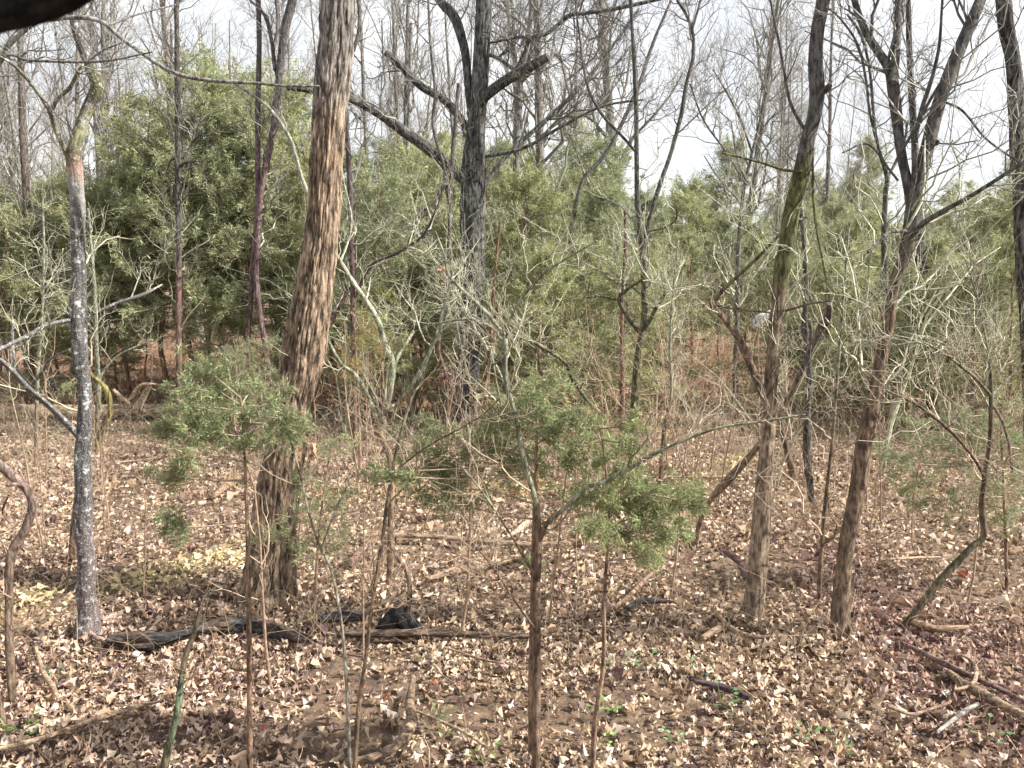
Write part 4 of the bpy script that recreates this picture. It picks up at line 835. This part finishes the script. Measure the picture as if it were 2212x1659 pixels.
log('stubby mossy stick at the left end of the bent low stick', [(1516, 1398, 12), (1540, 1384, 14), (1568, 1372, 10)], (.30, .21, .15), 'fallen_branch', 'branch')
log('dark bowed root touching the foot of the leaning trunk', [(1556, 1222, 11), (1580, 1232, 14), (1598, 1250, 13), (1610, 1282, 10)], (.15, .09, .09), 'fallen_branch', 'branch', lift=2)
log('thin angled stick in the leaves at the lower right', [(1918, 1550, 7), (1968, 1570, 8), (2000, 1562, 6), (2050, 1548, 5)], (.32, .22, .16), 'fallen_branch', 'branch')
log('long thin pale stick along the bottom left leaves', [(-20, 1655, 9), (60, 1634, 10), (133, 1608, 11), (233, 1566, 11), (300, 1545, 8), (350, 1532, 5)], (.40, .29, .20), 'fallen_branch', 'branch')
log('short crooked stick left of the long thin pale stick', [(78, 1415, 6), (95, 1470, 9), (115, 1500, 10), (128, 1530, 5)], (.40, .29, .20), 'fallen_branch', 'branch')
log('dark flat log piece half hidden right of centre', [(1350, 1330, 8), (1380, 1316, 12), (1410, 1314, 13), (1440, 1316, 10)], (.06, .055, .06))
log('brown stick slanting behind the dark flat log piece', [(1300, 1340, 6), (1350, 1310, 9), (1400, 1262, 8), (1425, 1240, 5)], (.30, .2, .14), 'fallen_branch', 'branch')
log('grey curved twig pile stick near the lichen trunk foot', [(190, 1380, 8), (215, 1395, 9), (240, 1404, 8)], (.36, .26, .2), 'fallen_branch', 'branch')
log('weathered grey branch pointing at the lower right corner', [(2022, 1608, 6), (2050, 1590, 8), (2080, 1570, 9), (2110, 1552, 7)], (.34, .32, .29), 'fallen_branch', 'branch')
log('short dark broken branch near the bottom, right of centre', [(1500, 1490, 8), (1540, 1498, 12), (1580, 1510, 14), (1620, 1530, 10)], (.10, .075, .085), 'fallen_branch', 'branch')
for (lab, pts) in [('long pale stick across the clearing behind the leaning trunk', [(1440, 1050, 4), (1530, 1052, 6), (1600, 1050, 5)]), ('thin grey stick lying on the leaves right of the forked trunk', [(1900, 1235, 4), (1960, 1230, 5), (2030, 1222, 4)]),
                   ('short brown stick beneath the yellow mossy snag', [(260, 1020, 4), (330, 1010, 5), (370, 1000, 4)]), ('thin stick slanting below the charred stump', [(900, 1560, 5), (1000, 1610, 7), (1060, 1650, 6)]), ('pale twig lying below the mossy half-buried log', [(960, 1410, 4), (1040, 1440, 5), (1090, 1450, 3)])]:
    log(lab, pts, (.38, .28, .2), 'fallen_branch', 'branch')
# charred stump
Ys = depth_of(1362); org = at(865, 1362, Ys)
root = empty('charred_stump', tuple(org)); tagit(root, 'black charred stump with a curved branch rising from it', 'stump')
cfb = zfun([(0, (.25, .18, .14)), (1275, (.22, .15, .12)), (1290, (.05, .048, .05)), (1400, (.045, .045, .048))], Ys)
for k, pts in enumerate([[(818, 1366, 22), (835, 1345, 30), (852, 1325, 30), (862, 1305, 22), (866, 1292, 12)], [(908, 1368, 22), (890, 1352, 32), (870, 1335, 36), (858, 1320, 24)], [(850, 1366, 40), (868, 1348, 44), (880, 1338, 30)]]):
    g = Geo(); trunk_geo(g, line3(pts, Ys + k * .06 - .08), cfb, .10, 26, .2, k * 7 + 3); part('stump_lobe', g.mesh('stump_lobe', 'bark', tuple(org)), root)
g = Geo(); trunk_geo(g, line3([(872, 1345, 14), (882, 1310, 13), (885, 1280, 12), (882, 1250, 11), (874, 1225, 10), (858, 1205, 9), (850, 1185, 8)], Ys), cfb, 0, 12, .1, 3); part('branch', g.mesh('branch', 'bark', tuple(org)), root)
# hanging dark limb close to the camera
g = Geo()
trunk_geo(g, line3([(-260, 70, 130), (-120, 30, 130), (-30, 8, 128), (60, -10, 124), (150, -52, 124), (260, -140, 120), (420, -270, 120)], .62), lambda V, P: np.tile(np.array([.03, .027, .025]), (len(V), 1)), .14, 60, .10, 4, ridge=14)
LIMB = part('overhanging_limb', g.mesh('overhanging_limb', 'bark')); tagit(LIMB, 'blurred black limb crossing the top left corner very close', 'branch')

# ================================================================== UNDERSTORY SHRUBS, SEEDLINGS, BRUSH
def shrub_proto(h, nst, seed, colr):
    s = np.linspace(0, 1, 7); az = rs.uniform(0, 6.28, nst); out = rs.uniform(.25, .8, nst); hh = h * rs.uniform(.6, 1, nst)
    P = np.stack([np.cos(az)[:, None] * out[:, None] * h * .6 * s ** 1.6, np.sin(az)[:, None] * out[:, None] * h * .6 * s ** 1.6, hh[:, None] * (s - .22 * s ** 3)], -1)
    P[:, 1:] += rs.normal(0, .025, (nst, 6, 3)); P[:, 0, 2] -= .1
    Rr = (.0075 * h / 2) * (1 - .75 * s)[None] * rs.uniform(.6, 1.1, (nst, 1))
    gs = []
    for k in range(nst):
        g = Geo(); tubes(g, P[k:k+1], Rr[k:k+1], np.array([colr]), 6); gs.append(g.mesh('stem', 'twig'))
    a, ra = spawn(P, Rr, 7, .4, 1.3, 30, 80, .25, 1, .05, .3, .6, .0018, 7, .035)
    b, rb = spawn(a, ra, 4, .2, .7, 25, 75, .15, 1, .0, .3, .7, .0013, 5, .05)
    d, rd = spawn(b, rb, 2, .1, .3, 25, 60, .15, 1, .0, .2, .8, .0011, 4, .05)
    gt = Geo()
    for p_, r_ in ((a, ra), (b, rb), (d, rd)):
        tubes(gt, p_, r_, np.tile(np.array(colr) * 1.15, (len(p_), 1)) * rs.uniform(.65, 1.3, (len(p_), 1)), 3)
    return gs, gt.mesh('twigs', 'twig')
shrubs = [shrub_proto(h, n, i, c) for i, (h, n, c) in enumerate([(3.8, 3, (.42, .44, .32)), (3.0, 4, (.38, .37, .26)), (4.6, 2, (.42, .44, .32)), (2.0, 4, (.38, .29, .2)), (3.4, 3, (.34, .36, .24))])]
def put_shrub(k, x, y, s, label, group, cat='shrub', name='arching_shrub', scale=None):
    z = float(ground_z(np.array([x]), np.array([y]))[0])
    o = empty(name, (x, y, z)); o.rotation_euler = (0, 0, rs.uniform(0, 6.28)); o.scale = (s, s, s); tagit(o, label, cat, group)
    for me in shrubs[k][0]: part('stem', me, o)
    part('twigs', shrubs[k][1], o, 'stuff')
for i in range(26):
    D = rs.uniform(8.2, 14); x = rs.uniform(-.70, .70) * D; px = 1106 + x / D * FP
    if 1450 < px < 1640 and D < 13: D += 4; x *= D / (D - 4)
    if px < 640 and D < 13.4: continue
    if 930 < px < 1080: continue
    put_shrub(rs.choice([0, 1, 2, 4]) if i % 4 else 3, x, D, rs.uniform(.75, 1.25), 'pale bare arching shrub before the cedars, ' + ('among the saplings near the fallen log' if px < 620 else 'around the foot of the grey oak' if px < 1400 else 'around the leaning and forked trunks'),
              'arching shrubs near the fallen log' if px < 620 else 'arching shrubs round the oak' if px < 1400 else 'arching shrubs round the leaning trunks')
# seedlings: thin single stems
def seedling_proto(h, k):
    s = np.linspace(0, 1, 7); P = np.stack([np.cumsum(rs.normal(0, .018, 7)), np.cumsum(rs.normal(0, .018, 7)), s * h - .05], -1)[None]; Rr = (.0055 * h * (1 - .7 * s))[None]
    g = Geo(); tubes(g, P, Rr, np.array([(.30, .21, .15)]), 5); st = g.mesh('stem', 'twig')
    a, ra = spawn(P, Rr, 12, .12, .4, 35, 75, .25, 1, .15, .2, .6, .0012, 6, .04)
    b, rb = spawn(a, ra, 4, .06, .2, 25, 60, .2, 1, .1, .2, .8, .0009, 4, .05)
    g = Geo(); tubes(g, a, ra, np.tile(np.array([.40, .31, .22]), (len(a), 1)), 3); tubes(g, b, rb, np.tile(np.array([.42, .33, .24]), (len(b), 1)), 3)
    return st, g.mesh('twigs', 'twig')
seeds = [seedling_proto(h, k) for k, h in enumerate([1.3, .9, 1.7, 1.1, .7, 2.1])]
for i in range(70):
    D = math.sqrt(rs.uniform(4.0 ** 2, 9.5 ** 2)); x = rs.uniform(-.66, .66) * D; k = rs.randint(6)
    z = float(ground_z(np.array([x]), np.array([D]))[0]); o = empty('seedling', (x, D, z)); o.rotation_euler = (rs.normal(0, .12), rs.normal(0, .12), rs.uniform(0, 6.28)); s = rs.uniform(.7, 1.1); o.scale = (s, s, s)
    px = 1106 + x / D * FP
    tagit(o, 'wispy bare seedling standing in the leaves ' + ('left of the widest trunk' if px < 560 else 'between the widest trunk and the leaning trunk' if px < 1600 else 'around the leaning and forked trunks'), 'seedling', 'bare seedlings ' + ('on the left' if px < 560 else 'in the middle' if px < 1600 else 'on the right'))
    part('stem', seeds[k][0], o); part('twigs', seeds[k][1], o, 'stuff')
# tangled brush
def brush(name, label, n, y0, y1, h, colr, rmin, Kk=6, powr=1.0, var=.35, arch=.5):
    xy = scatter(n, y0, y1, .74, powr); n = len(xy); z = ground_z(xy[:, 0], xy[:, 1])
    L = rs.uniform(.3, 1, n) * h; az = rs.uniform(0, 6.28, n); out = rs.uniform(.1, 1.2, n); s = np.linspace(0, 1, Kk)
    P = np.stack([xy[:, :1] + np.cos(az)[:, None] * (out * L)[:, None] * s, xy[:, 1:] + np.sin(az)[:, None] * (out * L)[:, None] * s, z[:, None] + L[:, None] * (s - arch * rs.uniform(0, 1.6, (n, 1)) * s ** 2)], -1)
    P[:, 1:] += rs.normal(0, .04, (n, Kk - 1, 3)) * L[:, None, None]
    r = np.maximum(rmin, rmin * .22 * xy[:, 1:2] / 2.2) * (1 - .5 * s)[None] * rs.uniform(.7, 1.5, (n, 1))
    g = Geo(); tubes(g, P, r, np.clip(np.array(colr)[None] * rs.uniform(1 - var, 1 + var, (n, 1)), 0, .9), 3)
    o = part(name, g.mesh(name, 'twig'), kind='stuff'); o['label'] = label
brush('undergrowth', 'brown tangle of dead brush beyond the leaf carpet', 12000, 13.4, 25, 1.6, (.50, .29, .19), .0018, 4)
brush('low_brush', 'fine dead twigs sticking up through the leaves', 5200, 4.0, 13, .42, (.46, .34, .24), .0009, 4)
brush('wiry_twigs', 'wiry arching dead stems over the leaf carpet', 5200, 4.2, 12.5, 1.05, (.40, .31, .22), .0010, 5, arch=.85)
brush('ground_twigs', 'loose twigs strewn over the leaves', 4200, 2.8, 11, .30, (.46, .34, .24), .0014, 4, arch=.9)
brush('pale_brush', 'pale fine thicket of twigs before the cedars', 900, 9, 16, 2.2, (.42, .43, .30), .0013, 5, arch=.7)
# green seedlings
def sprout(px, py, n, sz, c, label):
    p = ground_at(px, py); z = float(ground_z(p[0:1], p[1:2])[0]) + .03; root = empty('green_sprout', (p[0], p[1], z)); tagit(root, label, 'plant')
    g = Geo(); P, Cc = [], []
    for k in range(n):
        a = rs.uniform(0, 6.28); d = np.array([math.cos(a), math.sin(a), rs.uniform(.3, 1.4)]); tip = d * sz * rs.uniform(.5, 1.2)
        tubes(g, np.array([[[0, 0, 0], tip * .5 + [0, 0, .005], tip]]), np.full((1, 3), .001), np.array([[.2, .25, .1]]), 3)
        u = norm(np.array([math.cos(a), math.sin(a), .2])) * sz * .5; w = np.array([-math.sin(a), math.cos(a), .15]) * sz * .2
        g2 = Geo(); g2.add([tip, tip + u * .5 + w, tip + u, tip + u * .5 - w, tip + u * .5 - [0, 0, .004]], np.array(c) * rs.uniform(.7, 1.3), tris=[(0, 1, 4), (1, 2, 4), (2, 3, 4), (3, 0, 4)])
        part('leaf', g2.mesh('leaf', 'green'), root)
    part('stem', g.mesh('stem', 'twig'), root)
for px, py, n, s, c, lab in [(52, 1590, 12, .07, (.20, .42, .08), 'bright green sprout at the foot of the hooked sapling'), (125, 1468, 7, .05, (.10, .26, .14), 'small dull green sprout below the charred log'), (655, 1345, 6, .05, (.18, .26, .07), 'green sprig beside the far end of the charred log'),
                          (950, 1560, 8, .05, (.16, .28, .10), 'green sprout right of the curved pale log end'), (958, 1600, 8, .05, (.20, .32, .10), 'larger green sprout under the other right of pale log'), (1305, 1545, 10, .07, (.16, .34, .08), 'leafy green sprout beside the bright cedar stem'),
                          (1300, 1610, 8, .05, (.3, .45, .16), 'yellow-green sprout at the bottom beside the cedar stem'), (1340, 1450, 8, .07, (.14, .26, .12), 'green sprig above the leafy green sprout'), (1395, 1455, 8, .07, (.12, .22, .10), 'dull green sprig right of the bright cedar stem'),
                          (1505, 1460, 7, .06, (.12, .28, .14), 'green sprout near the short dark broken branch'), (1560, 1525, 9, .07, (.13, .24, .10), 'green sprig below the short dark broken branch'), (1740, 1600, 8, .06, (.14, .28, .12), 'green sprout near the bottom right of centre'),
                          (1810, 1620, 8, .06, (.12, .22, .09), 'dark green sprout in the lower right leaves'), (1450, 1600, 8, .05, (.2, .36, .16), 'tiny pale green sprout near the bottom edge'), (2130, 1610, 8, .07, (.14, .25, .11), 'green sprout below the weathered grey branch'), (1045, 1660, 7, .06, (.2, .34, .08), 'yellow-green sprout on the bottom edge centre')]:
    sprout(px, py, n, s, c, lab)
# pale stones
def stone(px, py, w, label, colm='stone'):
    p = ground_at(px, py); r = rad(w, p[1]); z = float(ground_z(p[0:1], p[1:2])[0]) + .05
    import bmesh
    bm = bmesh.new(); bmesh.ops.create_icosphere(bm, subdivisions=2, radius=r)
    for v in bm.verts:
        k = 1 + .25 * (vnoise(np.array(v.co)[None] * 30 + px)[0] - .5) * 2; v.co *= k; v.co.z *= .8; v.co.x = max(-r * .7, min(r * .7, v.co.x))
    me = bpy.data.meshes.new('stone'); bm.to_mesh(me); bm.free(); me.materials.append(M[colm])
    o = part('stone', me); o.location = (p[0], p[1], z); tagit(o, label, 'stone')
stone(294, 1416, 17, 'small white stone against the charred black log')
stone(1917, 1402, 13, 'pale chip at the end of the dark mossy branch')
stone(1645, 1495, 10, 'little white stone in the leaves below the leaning trunk')

# ------------------------------------------------------------------ a label of its own for every repeat
MARKS = [(-200, 60, 'brown trunk at the far left'), (60, 130, 'slim pole by the fallen log'), (130, 235, 'lichen-spotted trunk'), (235, 345, 'gap right of the lichen trunk'), (345, 440, 'straight dead cedar pole'), (440, 530, 'gap left of the slim double stems'),
         (530, 625, 'slim double stems'), (625, 745, 'widest brown trunk'), (745, 840, 'dark knotty pole'), (840, 930, 'light grey slender trunk'), (930, 1070, 'grey oak'), (1070, 1170, 'tall thin grey trunk'), (1170, 1300, 'gap right of the grey oak'),
         (1300, 1420, 'split sapling'), (1420, 1540, 'gap right of the split sapling'), (1540, 1640, 'slim clearing tree'), (1640, 1760, 'leaning mossy trunk'), (1760, 1850, 'gap between leaning and forked trunks'), (1850, 1960, 'forked trunk'), (1960, 2070, 'dark trunk behind the fork'),
         (2070, 2150, 'curved sapling'), (2150, 2700, 'stout edge trunk')]
ORD = ['nearest', 'second nearest', 'third nearest', 'fourth nearest', 'fifth nearest', 'sixth nearest', 'seventh nearest', 'eighth nearest', 'ninth nearest', 'tenth nearest', 'eleventh nearest', 'twelfth nearest', 'thirteenth nearest', 'fourteenth nearest', 'fifteenth nearest', 'sixteenth nearest', 'seventeenth nearest']
WHAT = {'cedar_tree': 'olive green cedar', 'bare_tree': 'leafless grey tree', 'arching_shrub': 'pale arching shrub', 'seedling': 'wispy bare seedling'}
buckets = {}
for o in scene.objects:
    if o.parent is None and o.get('category'):
        kind_ = o.name.split('.')[0]
        if kind_ in WHAT and o.location.y > 0:
            x, y = o.location.x, o.location.y; px = 1106 + x / y * FP
            for a, b, ph in MARKS:
                if a <= px < b:
                    buckets.setdefault((kind_, ph), []).append((y, o.name)); break
for (kind_, ph), rows in buckets.items():
    rows.sort()
    for i, (y, nm) in enumerate(rows):
        rel = 'standing in line with the ' + ph
        o = scene.objects[nm]
        o['label'] = (ORD[min(i, 16)] + ' ' + WHAT[kind_].split(' ', 1 if len(ph.split()) > 5 else 0)[-1] + ' ' + rel) if len(rows) > 1 else (WHAT[kind_] + ' ' + rel)
        o['group'] = {'cedar_tree': 'cedars of the evergreen stand', 'bare_tree': 'leafless trees deep in the woods', 'arching_shrub': 'arching shrubs of the understory', 'seedling': 'bare seedlings in the leaves'}[kind_]
